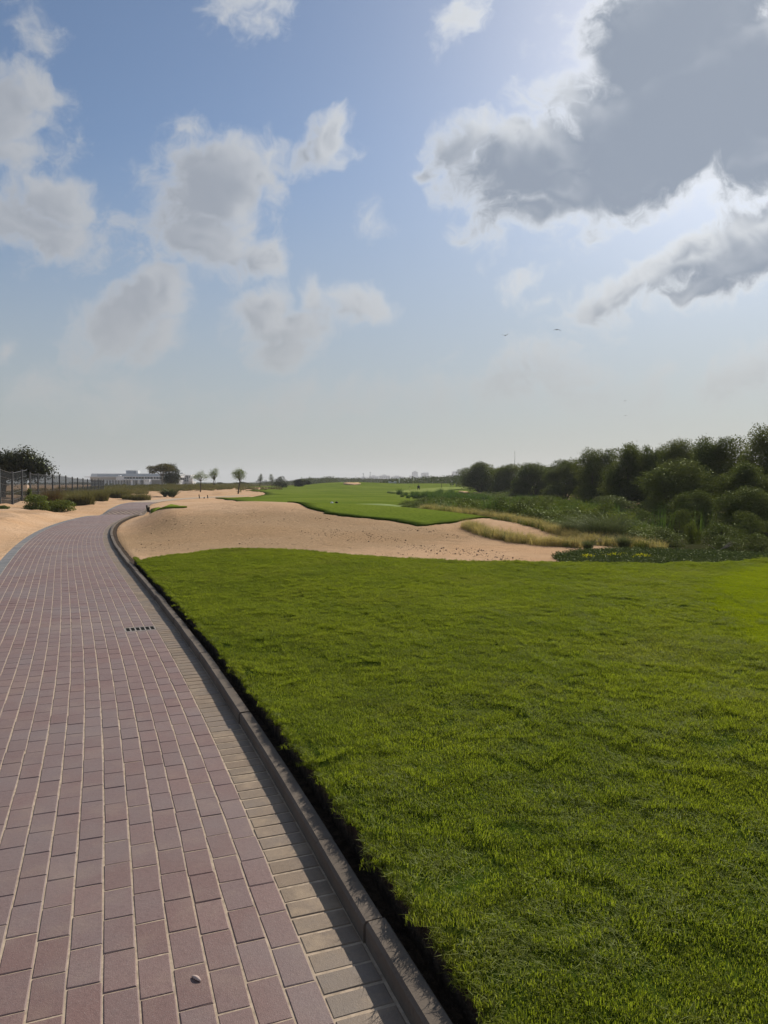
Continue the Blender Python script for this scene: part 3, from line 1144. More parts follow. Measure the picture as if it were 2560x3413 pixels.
# ------------------------------------------------------------------ scattering (grass, weeds and other uncountable growth)
def scatter(name, pts, rotz, scl, sources, label, cat, tilt=None, parent=None):
    """One object that sets copies of the source tufts on its points (geometry nodes)."""
    pts = np.asarray(pts, np.float32)
    n = len(pts)
    me = bpy.data.meshes.new(name)
    me.vertices.add(n)
    me.vertices.foreach_set('co', pts.ravel())
    rot = np.zeros((n, 3), np.float32)
    rot[:, 2] = rotz
    if tilt is not None:
        rot[:, :2] = tilt
    a = me.attributes.new('rot', 'FLOAT_VECTOR', 'POINT')
    a.data.foreach_set('vector', rot.ravel())
    sc3 = np.asarray(scl, np.float32)
    if sc3.ndim == 1:
        sc3 = np.repeat(sc3[:, None], 3, 1)
    a = me.attributes.new('scl', 'FLOAT_VECTOR', 'POINT')
    a.data.foreach_set('vector', sc3.ravel())
    a = me.attributes.new('pick', 'INT', 'POINT')
    a.data.foreach_set('value', rng.integers(0, len(sources), n).astype(np.int32))
    me.update()
    o = bpy.data.objects.new(name, me)
    COL.objects.link(o)
    coll = bpy.data.collections.new(name + '_tufts')
    for k, sme in enumerate(sources):
        coll.objects.link(bpy.data.objects.new('%s_tuft_%d' % (name, k), sme))
    g = bpy.data.node_groups.new(name + '_scatter', 'GeometryNodeTree')
    g.interface.new_socket('Geometry', in_out='INPUT', socket_type='NodeSocketGeometry')
    g.interface.new_socket('Geometry', in_out='OUTPUT', socket_type='NodeSocketGeometry')
    gi, go = g.nodes.new('NodeGroupInput'), g.nodes.new('NodeGroupOutput')
    ci = g.nodes.new('GeometryNodeCollectionInfo')
    ci.inputs['Collection'].default_value = coll
    ci.inputs['Separate Children'].default_value = True
    ci.inputs['Reset Children'].default_value = True
    ip = g.nodes.new('GeometryNodeInstanceOnPoints')
    ip.inputs['Pick Instance'].default_value = True

    def attr(nm, ty):
        nd = g.nodes.new('GeometryNodeInputNamedAttribute')
        nd.data_type = ty
        nd.inputs['Name'].default_value = nm
        return nd.outputs['Attribute']
    g.links.new(gi.outputs[0], ip.inputs['Points'])
    g.links.new(ci.outputs[0], ip.inputs['Instance'])
    g.links.new(attr('pick', 'INT'), ip.inputs['Instance Index'])
    e2r = g.nodes.new('FunctionNodeEulerToRotation')
    g.links.new(attr('rot', 'FLOAT_VECTOR'), e2r.inputs[0])
    g.links.new(e2r.outputs[0], ip.inputs['Rotation'])
    g.links.new(attr('scl', 'FLOAT_VECTOR'), ip.inputs['Scale'])
    g.links.new(ip.outputs[0], go.inputs[0])
    mod = o.modifiers.new('scatter', 'NODES')
    mod.node_group = g
    tag(o, label, cat, kind='stuff')
    if parent:
        o.parent = parent
    return o


def blade_tuft(name, n, rad, h, w, lean, mat, hv=.35, curve=.5, square=True):
    """A patch of curved blades, three triangles each."""
    if square:
        bx, by = rng.uniform(-rad, rad, n), rng.uniform(-rad, rad, n)
    else:
        r_, a_ = rad * np.sqrt(rng.random(n)), rng.uniform(0, 2 * np.pi, n)
        bx, by = r_ * np.cos(a_), r_ * np.sin(a_)
    a = rng.uniform(0, 2 * np.pi, n)
    hh = h * (1 + hv * rng.standard_normal(n)).clip(.35, 1.8)
    ln = np.abs(rng.normal(lean, lean * .5, n)) * hh
    dx, dy = np.cos(a), np.sin(a)
    f = a + rng.uniform(.8, 2.2, n)
    wx, wy = np.cos(f) * w * .5, np.sin(f) * w * .5
    base = np.stack([bx, by, np.zeros(n)], 1)
    mid = base + np.stack([dx * ln * (1 - curve), dy * ln * (1 - curve), hh * .6], 1)
    tip = base + np.stack([dx * ln * 1.6, dy * ln * 1.6, hh * (1 - .25 * curve)], 1)
    wv_ = np.stack([wx, wy, np.zeros(n)], 1)
    V = np.stack([base - wv_, base + wv_, mid + wv_ * .8, mid - wv_ * .8, tip], 1).reshape(-1, 3)
    i = np.arange(n)[:, None] * 5
    q = (i + np.array([[0, 1, 2, 3]])).ravel()
    t = (i + np.array([[3, 2, 4]])).ravel()
    me = mesh_np(name, V, np.concatenate([q, t]), np.concatenate([np.full(n, 4), np.full(n, 3)]))
    me.materials.append(mat)
    return me


def leaf_cards(C, Nrm, size, aspect=.5, jitter=.9):
    """Rhombic leaves at C, facing Nrm with scatter. Returns V, quads."""
    n = len(C)
    d = Nrm + jitter * rng.standard_normal((n, 3))
    d /= np.linalg.norm(d, axis=1)[:, None] + 1e-9
    r_ = rng.standard_normal((n, 3))
    a = np.cross(d, r_)
    a /= np.linalg.norm(a, axis=1)[:, None] + 1e-9
    b = np.cross(d, a)
    s_ = np.asarray(size)
    s_ = (s_ if s_.ndim else np.full(n, float(size)))[:, None] * rng.uniform(.65, 1.3, (n, 1))
    V = np.stack([C - a * s_ * .5, C + b * s_ * aspect * .5, C + a * s_ * .5, C - b * s_ * aspect * .5], 1).reshape(-1, 3)
    return V, np.arange(4 * n)


def crown_points(lobes, n, shell=.72, low=-.5):
    L = np.array(lobes, float)
    w = (L[:, 3] * L[:, 4] + L[:, 3] * L[:, 5] + L[:, 4] * L[:, 5])
    k = rng.choice(len(L), n, p=w / w.sum())
    d = rng.standard_normal((n, 3))
    d /= np.linalg.norm(d, axis=1)[:, None]
    d[:, 2] = np.where(d[:, 2] < low, -d[:, 2], d[:, 2])
    # ragged: clumps stand out of the lobe along some directions
    rag = 1 + .16 * np.sin(d[:, 0] * 7 + k * 1.7) * np.sin(d[:, 1] * 8 + k) + .10 * np.sin(d[:, 2] * 11 + 2.3 * k)
    rad = (shell + (1 - shell) * rng.random(n) ** .6) * rag
    # sprigs sticking out
    spr = rng.random(n) < .12
    rad = np.where(spr, rad * rng.uniform(1.0, 1.26, n), rad)
    C = L[k, :3] + d * L[k, 3:6] * rad[:, None]
    return C, d


def crown_mesh(name, lobes, n, leaf, mat, shell=.72, aspect=.5, jitter=.9, low=-.5, clump=0):
    if clump:
        C, d = crown_points(lobes, n // clump, shell, low)
        C = np.repeat(C, clump, 0) + rng.standard_normal((len(C) * clump, 3)) * leaf * 1.6
        d = np.repeat(d, clump, 0)
    else:
        C, d = crown_points(lobes, n, shell, low)
    C[:, 2] = np.maximum(C[:, 2], .02)
    V, q = leaf_cards(C, d, leaf, aspect, jitter)
    me = mesh_np(name, V, q, 4)
    me.materials.append(mat)
    return me


def branch_tubes(mb, base, tips, r0, bend=.15, seg=5):
    for tp in tips:
        b, t = Vector(base), Vector(tp)
        m1 = b.lerp(t, .35) + Vector((random.uniform(-1, 1), random.uniform(-1, 1), random.uniform(.2, 1))) * (t - b).length * bend * .5
        m2 = b.lerp(t, .7) + Vector((random.uniform(-1, 1), random.uniform(-1, 1), random.uniform(-.2, 1))) * (t - b).length * bend * .4
        mb.tube([b, m1, m2, t], [r0, r0 * .75, r0 * .5, r0 * .22], seg)


# ------------------------------------------------------------------ lawn grass
def fill(poly, step, jit=.5, fr=True, margin=0.0):
    P = np.asarray(poly)
    xs_ = np.arange(P[:, 0].min(), P[:, 0].max(), step)
    ys_ = np.arange(P[:, 1].min(), P[:, 1].max(), step)
    X, Y = np.meshgrid(xs_, ys_)
    Q = np.stack([X.ravel(), Y.ravel()], 1) + rng.uniform(-jit, jit, (X.size, 2)) * step
    Q = Q[sd_poly(Q[:, 0], Q[:, 1], P) > margin]
    if fr:                                     # what the picture and a step to the side of it can see
        Q = Q[(Q[:, 1] > .9) & (np.abs(Q[:, 0]) < .62 * Q[:, 1] + 1.6)]
    return Q


tufts = [blade_tuft('grass_patch', 780, .12, .022, .0029, .36, M['blade']) for _ in range(4)] + [blade_tuft('grass_patch', 600, .12, .022, .0032, .65, M['blade'], .45, .7) for _ in range(2)]
Q = fill(LAWN, .118, .45, True, .075)
Q = Q[sd_poly(Q[:, 0], Q[:, 1], FINE) < np.minimum(rng.exponential(.12, len(Q)) - .03, .6)]
clumpy = .5 + .5 * wob(Q[:, 0], Q[:, 1], 4.5, 1.3)
rough_ = sstep(wob(Q[:, 0], Q[:, 1], .9, .7), -.2, .6)
sc_ = np.stack([np.full(len(Q), 1.0)] * 2 + [(.80 + .35 * clumpy * (.4 + .6 * rough_)) * rng.uniform(.85, 1.15, len(Q))], 1)
edge_in = sd_poly(Q[:, 0], Q[:, 1], LAWN)
zq = lawn_z(Q[:, 0], Q[:, 1]) - .004
tl = rng.normal(0, .10, (len(Q), 2)) + .18 * np.stack([wob(Q[:, 0], Q[:, 1], 3.1, .2), wob(Q[:, 0], Q[:, 1], 3.1, 2.2)], 1) * rough_[:, None]
scatter('lawn_grass', np.column_stack([Q, zq]), rng.uniform(0, 6.28, len(Q)), sc_, tufts, 'short thick green grass blades covering the lawn', 'grass', tl)
# overhanging fringe along the turf edge above the kerb
fringe = [blade_tuft('fringe_patch', 130, .03, .028, .0032, .5, M['blade'], .45, .6) for _ in range(3)]
Bq = dense(LAWN[:len(lawn_left) + 12], .028)
Bq = Bq[(Bq[:, 1] > 1.0) & (Bq[:, 1] < 17) & (Bq[:, 0] < 9.5)]
Bq = Bq + rng.normal(0, .008, Bq.shape) + np.array([.016, .006])
tin = rng.normal(0, .25, (len(Bq), 2))
scatter('lawn_edge_grass', np.column_stack([Bq, lawn_z(Bq[:, 0], Bq[:, 1]) - .012]), rng.uniform(0, 6.28, len(Bq)), rng.uniform(.7, 1.15, len(Bq)), fringe, 'grass fringe hanging over the raised turf edge', 'grass', tin)
ftufts = [blade_tuft('fine_patch', 700, .12, .013, .0030, .5, M['fine_blade'], .3) for _ in range(4)]
Q = fill(FINE, .16, .5)
scatter('fine_grass', np.column_stack([Q, lawn_z(Q[:, 0], Q[:, 1]) + .009]), rng.uniform(0, 6.28, len(Q)), rng.uniform(.8, 1.15, len(Q)), ftufts, 'close mown yellow green grass blades at the right', 'grass')


# ------------------------------------------------------------------ clods and pebbles on the sand
def clods():
    poly = np.array([gnd(u, v) for u, v in [(480, 1850), (440, 1790), (520, 1740), (800, 1700), (1000, 1715), (1250, 1750), (1500, 1770), (1800, 1850), (1900, 1880), (1700, 1880), (1200, 1850), (800, 1828)]])
    Q = fill(poly, .16, .5)
    dens = sstep(wob(Q[:, 0], Q[:, 1], .9, 2.2) + .6 * wob(Q[:, 0], Q[:, 1], 2.4, .2), -.1, .9) * (.25 + .75 * sstep(Q[:, 0], -5, 1))
    Q = Q[rng.random(len(Q)) < dens * .95]
    Q = np.repeat(Q, 2, 0) + rng.normal(0, .10, (2 * len(Q), 2))
    V, Fc = [], []
    base = 0
    ico = [(0, 0, 1), (.9, 0, .3), (.28, .85, .3), (-.72, .5, .3), (-.72, -.5, .3), (.28, -.85, .3), (0, 0, -.4)]
    ifc = [(0, 1, 2), (0, 2, 3), (0, 3, 4), (0, 4, 5), (0, 5, 1), (6, 2, 1), (6, 3, 2), (6, 4, 3), (6, 5, 4), (6, 1, 5)]
    z = H(Q[:, 0], Q[:, 1])
    for i in range(len(Q)):
        s_ = min(.035, abs(random.gauss(0, .010)) + .005)
        a = random.uniform(0, 6.28)
        for p in ico:
            k = s_ * random.uniform(.7, 1.3)
            V.append((Q[i, 0] + k * (p[0] * math.cos(a) - p[1] * math.sin(a)), Q[i, 1] + k * (p[0] * math.sin(a) + p[1] * math.cos(a)), z[i] + k * p[2] * .8))
        Fc += [tuple(q_ + base for q_ in f) for f in ifc]
        base += 7
    me = bpy.data.meshes.new('sand_clods')
    me.from_pydata(V, [], Fc)
    o = link('sand_clods', me, M['clod'])
    tag(o, 'small dark clods and pebbles scattered over the sandy mound', 'clods', kind='stuff')


M['clod'] = mat_plain('dry_clod', (.21, .145, .095), .95, .1, .3, 30)
clods()

# ------------------------------------------------------------------ right: weeds, dry grass, ground cover
def bush_lobes(w, h, n, seed, top=.75):
    rr = random.Random(seed)
    L = [(0, 0, h * .45, w * .36, w * .36, h * .42)]
    for _ in range(n):
        a, q_ = rr.uniform(0, 6.28), rr.uniform(.15, .36) * w
        z = h * rr.uniform(.22, top)
        s_ = rr.uniform(.10, .21)
        L.append((q_ * math.cos(a), q_ * math.sin(a), z, w * s_, w * s_, h * s_ * rr.uniform(.75, 1.1)))
    for _ in range(7):
        a, q_ = rr.uniform(0, 6.28), rr.uniform(.22, .36) * w
        s_ = rr.uniform(.14, .20)
        L.append((q_ * math.cos(a), q_ * math.sin(a), h * .16, w * s_, w * s_, h * .17))
    for _ in range(max(2, n // 3)):
        a, q_ = rr.uniform(0, 6.28), rr.uniform(.0, .25) * w
        s_ = rr.uniform(.10, .17)
        L.append((q_ * math.cos(a), q_ * math.sin(a), h * rr.uniform(.76, .88), w * s_, w * s_, h * s_))
    return L


def leafy_tuft(name, nst, rad, h, leaf, nl, mat, aspect=.4, spread=.35):
    """Upright leafy stalks."""
    V, Fq = [], []
    Cs, Ns = [], []
    for _ in range(nst):
        bx, by = rng.uniform(-rad, rad, 2)
        hh = h * rng.uniform(.55, 1.15)
        lx_, ly_ = rng.normal(0, spread, 2) * hh * .5
        t = rng.random(nl) ** .7
        C = np.stack([bx + lx_ * t, by + ly_ * t, hh * t], 1) + rng.normal(0, leaf * .6, (nl, 3))
        Cs.append(C)
        d = rng.standard_normal((nl, 3))
        d[:, 2] = np.abs(d[:, 2]) + .2
        Ns.append(d / np.linalg.norm(d, axis=1)[:, None])
    C, d = np.vstack(Cs), np.vstack(Ns)
    C[:, 2] = C[:, 2].clip(.01)
    V, q = leaf_cards(C, d, leaf, aspect, .6)
    me = mesh_np(name, V, q, 4)
    me.materials.append(mat)
    return me


WEED_POLY = np.array([(1.0, 52), (1.6, 36), (2.1, 30), (3.6, 26.5), (5.6, 22.5), (6.9, 20.0), (8.4, 21.5), (9.6, 26), (11.5, 34), (13.5, 46), (16, 62), (19, 84), (21, 104), (21, 116), (16, 120), (9.5, 100), (6.5, 80), (3.2, 62)])
Q = fill(WEED_POLY, .60, .5)
hh = (.62 + .30 * sstep(Q[:, 0] - .12 * Q[:, 1], 1.5, 6)) * (1 + .35 * wob(Q[:, 0], Q[:, 1], .8, .6)) * rng.uniform(.7, 1.25, len(Q))
hh *= sstep(sd_poly(Q[:, 0], Q[:, 1], WEED_POLY), -.3, 1.6) * .7 + .3
hh *= 1 - .35 * sstep(Q[:, 1], 45, 80)
wt_a = [crown_mesh('weed_clump', bush_lobes(1.25, .85, 12, 300 + k), 2200, .055, M['weed'], .45, .45, .9, -.9) for k in range(3)] + \
       [crown_mesh('weed_clump', bush_lobes(1.25, .95, 12, 320 + k), 2000, .06, M['mangrove_pale'], .45, .5, .9, -.9) for k in range(2)] + \
       [leafy_tuft('weed_tuft', 18, .5, .95, .055, 46, M['weed']) for _ in range(2)] + \
       [blade_tuft('reed_tuft', 160, .40, .8, .016, .28, M['reed'], .3, .3, False)]
scatter('tall_weeds', np.column_stack([Q, H(Q[:, 0], Q[:, 1])]), rng.uniform(0, 6.28, len(Q)), np.stack([np.ones(len(Q)), np.ones(len(Q)), hh], 1), wt_a,
        'tangle of tall green weeds and reeds between fairway and thicket', 'weeds')
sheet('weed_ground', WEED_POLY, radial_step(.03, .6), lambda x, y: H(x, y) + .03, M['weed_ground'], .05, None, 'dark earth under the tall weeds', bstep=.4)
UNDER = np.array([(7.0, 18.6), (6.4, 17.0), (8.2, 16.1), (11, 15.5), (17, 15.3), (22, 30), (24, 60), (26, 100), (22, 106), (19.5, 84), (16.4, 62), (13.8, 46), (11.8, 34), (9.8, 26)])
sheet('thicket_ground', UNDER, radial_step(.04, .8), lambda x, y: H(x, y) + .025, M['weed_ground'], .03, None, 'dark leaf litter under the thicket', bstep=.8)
# reeds standing tall at the end of the fairway
Q = np.array([(x, y) for x, y in zip(rng.normal(8.6, 2.6, 150), rng.normal(86, 12, 150))])
reeds = [blade_tuft('reed_clump', 200, .5, .95, .03, .2, M['reed'], .25, .3, False) for _ in range(3)]
scatter('tall_reeds', np.column_stack([Q, H(Q[:, 0], Q[:, 1])]), rng.uniform(0, 6.28, len(Q)), rng.uniform(.35, .95, len(Q)), reeds, 'tall green reeds growing in front of the putting green', 'reeds')
# tall green canes standing out of the weeds in front of the pale bush
Q = np.array([gnd(u, v) for u, v in [(2180, 1790), (2200, 1785), (2215, 1792), (2060, 1770), (2040, 1765), (2330, 1800), (2345, 1795)]])
canes = [blade_tuft('cane_clump', 20, .22, 1.0, .012, .16, M['reed'], .25, .25, False) for _ in range(2)]
scatter('canes', np.column_stack([Q, H(Q[:, 0], Q[:, 1])]), rng.uniform(0, 6.28, len(Q)), rng.uniform(.8, 1.1, len(Q)), canes, 'slender pale canes rising out of the weeds in front of the thicket', 'canes')


def band(line, half, step):
    L = smooth_line(np.array(line, float), step, 4)
    Q = np.repeat(L, 3, 0)
    w = np.interp(np.linspace(0, 1, len(Q)), np.linspace(0, 1, len(half)), half)
    return Q + np.stack([rng.uniform(-.5, .5, len(Q)) * step * 2, rng.uniform(-1, 1, len(Q)) * w], 1)


dry_t = [blade_tuft('dry_tuft', 70, .22, .23, .006, .5, M['dry'], .35, .55, False) for _ in range(4)]
mixed_t = [blade_tuft('mixed_tuft', 120, .22, .20, .007, .4, M['weed'], .35, .5, False) for _ in range(2)]
s1 = [on_plane(u, v, -.1) for u, v in [(1413, 1752), (1480, 1756), (1560, 1759), (1640, 1765), (1720, 1775), (1800, 1788), (1880, 1803), (1960, 1820), (2060, 1832), (2180, 1842)]]
s2 = [on_plane(u, v, -.05) for u, v in [(1555, 1788), (1600, 1800), (1650, 1808), (1712, 1817), (1780, 1824), (1850, 1829), (1930, 1834)]]
Q1 = band(s1, [.35, .7, .8, .8, .8, .7, .6, .4], .10)
Q2 = band(s2, [.15, .45, .6, .5, .35, .12], .09)
Q = np.vstack([Q1, Q2])
scatter('dry_grass', np.column_stack([Q, H(Q[:, 0], Q[:, 1])]), rng.uniform(0, 6.28, len(Q)), rng.uniform(.55, 1.15, len(Q)), dry_t + dry_t + mixed_t[:1], 'two straggling strips of straw coloured dry grass on the sand', 'grass')
GC = np.array([on_plane(u, v, 0) for u, v in [(1850, 1862), (1885, 1889), (2000, 1893), (2300, 1893), (2640, 1880), (2640, 1858), (2400, 1850), (2200, 1843), (2050, 1840), (1930, 1846)]])
Q = fill(GC, .10, .6)
gc_t = [leafy_tuft('cover_tuft', 14, .10, .10, .022, 14, M['ground_cover'], .6, .8) for _ in range(4)]
scatter('ground_cover', np.column_stack([Q, H(Q[:, 0], Q[:, 1])]), rng.uniform(0, 6.28, len(Q)), rng.uniform(.6, 1.3, len(Q)), gc_t, 'low dark green creeping ground cover behind the lawn', 'ground cover')
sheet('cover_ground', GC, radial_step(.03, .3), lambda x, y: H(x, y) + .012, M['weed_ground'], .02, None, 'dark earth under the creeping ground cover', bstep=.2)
for k, (u, v, lab) in enumerate([(1958, 1868, 'small yellow flowering weed nearest the sand in the ground cover'), (2045, 1862, 'broad patch of yellow flowers amid the ground cover'), (2140, 1866, 'yellow flowering weed on the thicket side of the ground cover'), (2532, 1873, 'bright lime green weed at the lawn edge by the thicket')]):
    p = on_plane(u, v, .05)
    r_ = empty('flowering_weed', (p[0], p[1], ground_z(*p)))
    tag(r_, lab, 'weed', 'yellow weeds in the ground cover')
    wid = [.14, .34, .22, .18][k]
    link('leaves', leafy_tuft('leaves', 12, wid, .14, .03, 16, M['weed'], .5, .5), None, r_)
    fo_ = link('flowers', crown_mesh('flowers', [(0, 0, .13, wid, wid * .7, .05)], 60, .026, M['flower'] if k < 3 else M['olive'], .3, .8), None, r_)
    fo_['kind'] = 'stuff'

# ------------------------------------------------------------------ thicket of mangrove trees and shrubs
THICK = []
for k in range(5):
    lobes = bush_lobes(1.0 * 4.6, 4.6, 34, 100 + k)
    crown = crown_mesh('crown', lobes, 52000, .10, M['mangrove'], .40, .5, .9, -.9)
    mb = MB()
    branch_tubes(mb, (0, 0, 0), [(l[0] * .8, l[1] * .8, l[2]) for l in lobes[1:12]], .07)
    tm = mb.mesh('trunk')
    tm.materials.append(M['bark'])
    THICK.append((crown, tm, 4.6, 4.6))
PALE = []
for k in range(2):
    lobes = bush_lobes(4.0, 2.8, 28, 140 + k)
    crown = crown_mesh('crown', lobes, 34000, .075, M['mangrove_pale'], .45, .5, .9, -.9)
    mb = MB()
    branch_tubes(mb, (0, 0, 0), [(l[0] * .8, l[1] * .8, l[2]) for l in lobes[1:10]], .045)
    tm = mb.mesh('trunk')
    tm.materials.append(M['bark'])
    PALE.append((crown, tm, 4.0, 2.8))
SHRUB = []
for k in range(3):
    lobes = bush_lobes(1.5, .9, 14, 160 + k)
    crown = crown_mesh('crown', lobes, 7500, .038, M['mangrove_pale'] if k != 1 else M['mangrove'], .5, .55, .9, -.9)
    mb = MB()
    branch_tubes(mb, (0, 0, 0), [(l[0] * .8, l[1] * .8, l[2]) for l in lobes[1:9]], .02)
    tm = mb.mesh('trunk')
    tm.materials.append(M['bark'])
    SHRUB.append((crown, tm, 1.5, .9))


def place_bush(name, src, u0, u1, vtop, Y, label, cat, group, rz=None, base=None):
    crown, tm, w0, h0 = src
    um = .5 * (u0 + u1)
    p = at(um, vtop, Y)
    zb = ground_z(p.x, Y) if base is None else base
    W = (u1 - u0) / F * Y
    h = p.z - zb
    r_ = empty(name, (p.x, Y, zb - .03), random.uniform(0, 6.28) if rz is None else rz)
    r_.scale = (W / w0, W / w0, h / (h0 * .98))
    c = bpy.data.objects.new('crown', crown)
    COL.objects.link(c)
    c.parent = r_
    c = bpy.data.objects.new('trunk', tm)
    COL.objects.link(c)
    c.parent = r_
    tag(r_, label, cat, group)
    return r_


GT = 'dark trees of the thicket along the fairway'
trees_r = [
    (1545, 1665, 1541, 128, 'dark domed thicket tree farthest from the lawn, just right of the putting green'),
    (1655, 1740, 1546, 116, 'dark thicket tree in front of the tall thin mast'),
    (1716, 1840, 1545, 94, 'rounded dark thicket tree beside the right hand far bunker'),
    (1825, 1945, 1531, 82, 'dark thicket tree with bumpy top, left of the first tall rise of the thicket'),
    (1925, 2060, 1500, 66, 'tall dark thicket tree where the skyline first steps up'),
    (2020, 2175, 1484, 58, 'broad dark thicket tree above the black shaded hollow'),
    (2140, 2240, 1489, 56, 'slim thicket tree between two broader rounded crowns'),
    (2205, 2320, 1471, 51, 'dark compact round topped tree above the pale bush'),
    (2305, 2490, 1458, 45, 'wide dark tree behind the pale bush, second from the right edge'),
    (2470, 2640, 1426, 40, 'tallest dark tree of the thicket at the right edge'),
    (2400, 2580, 1545, 35, 'dark lower tree in front of the tallest tree at the right edge'),
]
for i, (u0, u1, vt, Y, lab) in enumerate(trees_r):
    place_bush('mangrove_tree', THICK[i % 5], u0 - 26, u1 + 26, vt + 2, Y, lab, 'tree', GT)
# the wood goes on behind, out of the camera's line
for i, (u0, u1, vt, Y) in enumerate([(1600, 1720, 1560, 150), (1760, 1900, 1556, 105), (1900, 2060, 1540, 85), (2040, 2260, 1525, 70), (2250, 2440, 1500, 58)]):
    labs = ['dark tree half hidden behind the thicket near the mast', 'dark tree half hidden behind the lower middle of the thicket', 'dark tree half hidden behind the first tall thicket tree', 'dark tree filling the hollow behind the broad thicket tree', 'dark tree hidden behind the compact round topped tree']
    place_bush('mangrove_tree', THICK[(i * 2 + 1) % 5], u0, u1, vt, Y, labs[i], 'tree', GT)
for i, (u0, u1, vt, Y, lab, s_) in enumerate([
        (2115, 2415, 1529, 36, 'large pale olive bush bulging out of the middle of the thicket', 0),
        (2235, 2400, 1632, 30, 'rounded olive bush in front of the large pale bush', 1),
        (2380, 2620, 1620, 27, 'tall olive bush at the right edge below the dark trees', 0),
        (1960, 2110, 1650, 46, 'dim green bush at the foot of the black hollow', 1)]):
    place_bush('mangrove_bush', PALE[s_], u0 - 10, u1 + 10, vt, Y, lab, 'bush', 'olive bushes in front of the thicket')
for i, (u0, u1, vt, Y, lab, s_) in enumerate([
        (2115, 2295, 1752, 18.6, 'dark hollow shrub on the grass in front of the large pale bush', 0),
        (2280, 2345, 1733, 20.5, 'narrow shrub with glinting leaves between two wider front shrubs', 1),
        (2322, 2480, 1735, 20.0, 'wide yellowish shrub in front of the tall olive bush', 2),
        (2350, 2480, 1780, 17.3, 'small shrub above the pale dead twigs', 0),
        (2465, 2600, 1772, 16.6, 'low shrub at the right edge beside the lawn', 2),
        (2210, 2330, 1690, 25, 'leafy shrub at the foot of the rounded olive bush', 2),
        (2420, 2570, 1700, 23, 'leafy shrub at the foot of the tall olive bush by the right edge', 0),
        (2080, 2200, 1690, 28, 'yellowish shrub at the foot of the large pale bush', 2),
        (1590, 1680, 1700, 31, 'small dark shrub among the weeds above the dry grass', 1),
        (1760, 1850, 1715, 27, 'dark green shrub in the weeds near the middle of the dry grass', 1),
        (1880, 1990, 1690, 31, 'leafy shrub standing out of the weeds left of the black hollow', 2)]):
    place_bush('thicket_shrub', SHRUB[s_], u0, u1, vt, Y, lab, 'shrub', 'low shrubs in front of the thicket')
# feathery grey-green shrubs
fe = [blade_tuft('crown', 1500, .30, .62, .006, .55, M['feather'], .3, .4, False), blade_tuft('crown', 1200, .14, .42, .005, .55, M['feather'], .3, .4, False)]
for (u, v, Y, k, sc1, lab) in [(2005, 1795, 20.8, 0, 1.0, 'wide grey green feathery shrub above the end of the dry grass'), (2080, 1830, 17.4, 1, .75, 'small round grey green feathery shrub beside the ground cover'), (1895, 1790, 21.5, 1, .9, 'thin feathery shrub in the dry grass near the wide grey green one'),
                              (1960, 1836, 17.0, 1, .55, 'tiny twiggy shrub where the sand track ends')]:
    p = at(u, v, Y)
    r_ = empty('feathery_shrub', (p.x, Y, ground_z(p.x, Y)))
    c = bpy.data.objects.new('crown', fe[k])
    COL.objects.link(c)
    c.parent = r_
    mb = MB()
    branch_tubes(mb, (0, 0, 0), [(random.uniform(-.2, .2), random.uniform(-.2, .2), .35) for _ in range(5)], .008)
    mb.build('trunk', M['bark'], r_)
    r_.scale = (sc1 * (1.6 if k == 0 else 1), sc1 * (1.6 if k == 0 else 1), sc1)
    tag(r_, lab, 'shrub', 'feathery shrubs')
for (u, v, lab) in [(2030, 1818, 'pale bare dead branch lying at the end of the dry grass'), (2395, 1842, 'tangle of pale dead twigs under the small front shrub')]:
    p = on_plane(u, v, 0.0)
    mb = MB()
    for _ in range(6):
        a = random.uniform(2.4, 3.6) if u < 2100 else random.uniform(0, 3.1)
        mb.tube([(0, 0, .02), (.12 * math.cos(a), .05, .09), (.28 * math.cos(a), .07, random.uniform(.1, .22)), (.40 * math.cos(a), random.uniform(-.1, .15), random.uniform(.1, .3))], [.010, .008, .006, .002], 5)
    o = mb.build('dead_branch', M['dead_wood'], None, True, (p[0], p[1], ground_z(*p)))
    tag(o, lab, 'branch')


# ------------------------------------------------------------------ fence at left
fence_px = [(-46, 0), (0, 0), (41, 0), (73, 0), (101, 1), (127, 1), (152, 1), (176, 1), (199, 1), (221, 1), (241, 1), (259, 1), (277, 1), (292, 1), (307, 1), (317, 1), (329, 1), (338, 1), (346, 1)]
A0, A1 = np.array([-22.4, 42.0]), np.array([-44.6, 115.0])


def fence_point(u):
    d = pdir(u, 1650)
    k = d[0] / d[1]
    e = A1 - A0
    t = (k * A0[1] - A0[0]) / (e[0] - k * e[1])
    return A0 + t * e


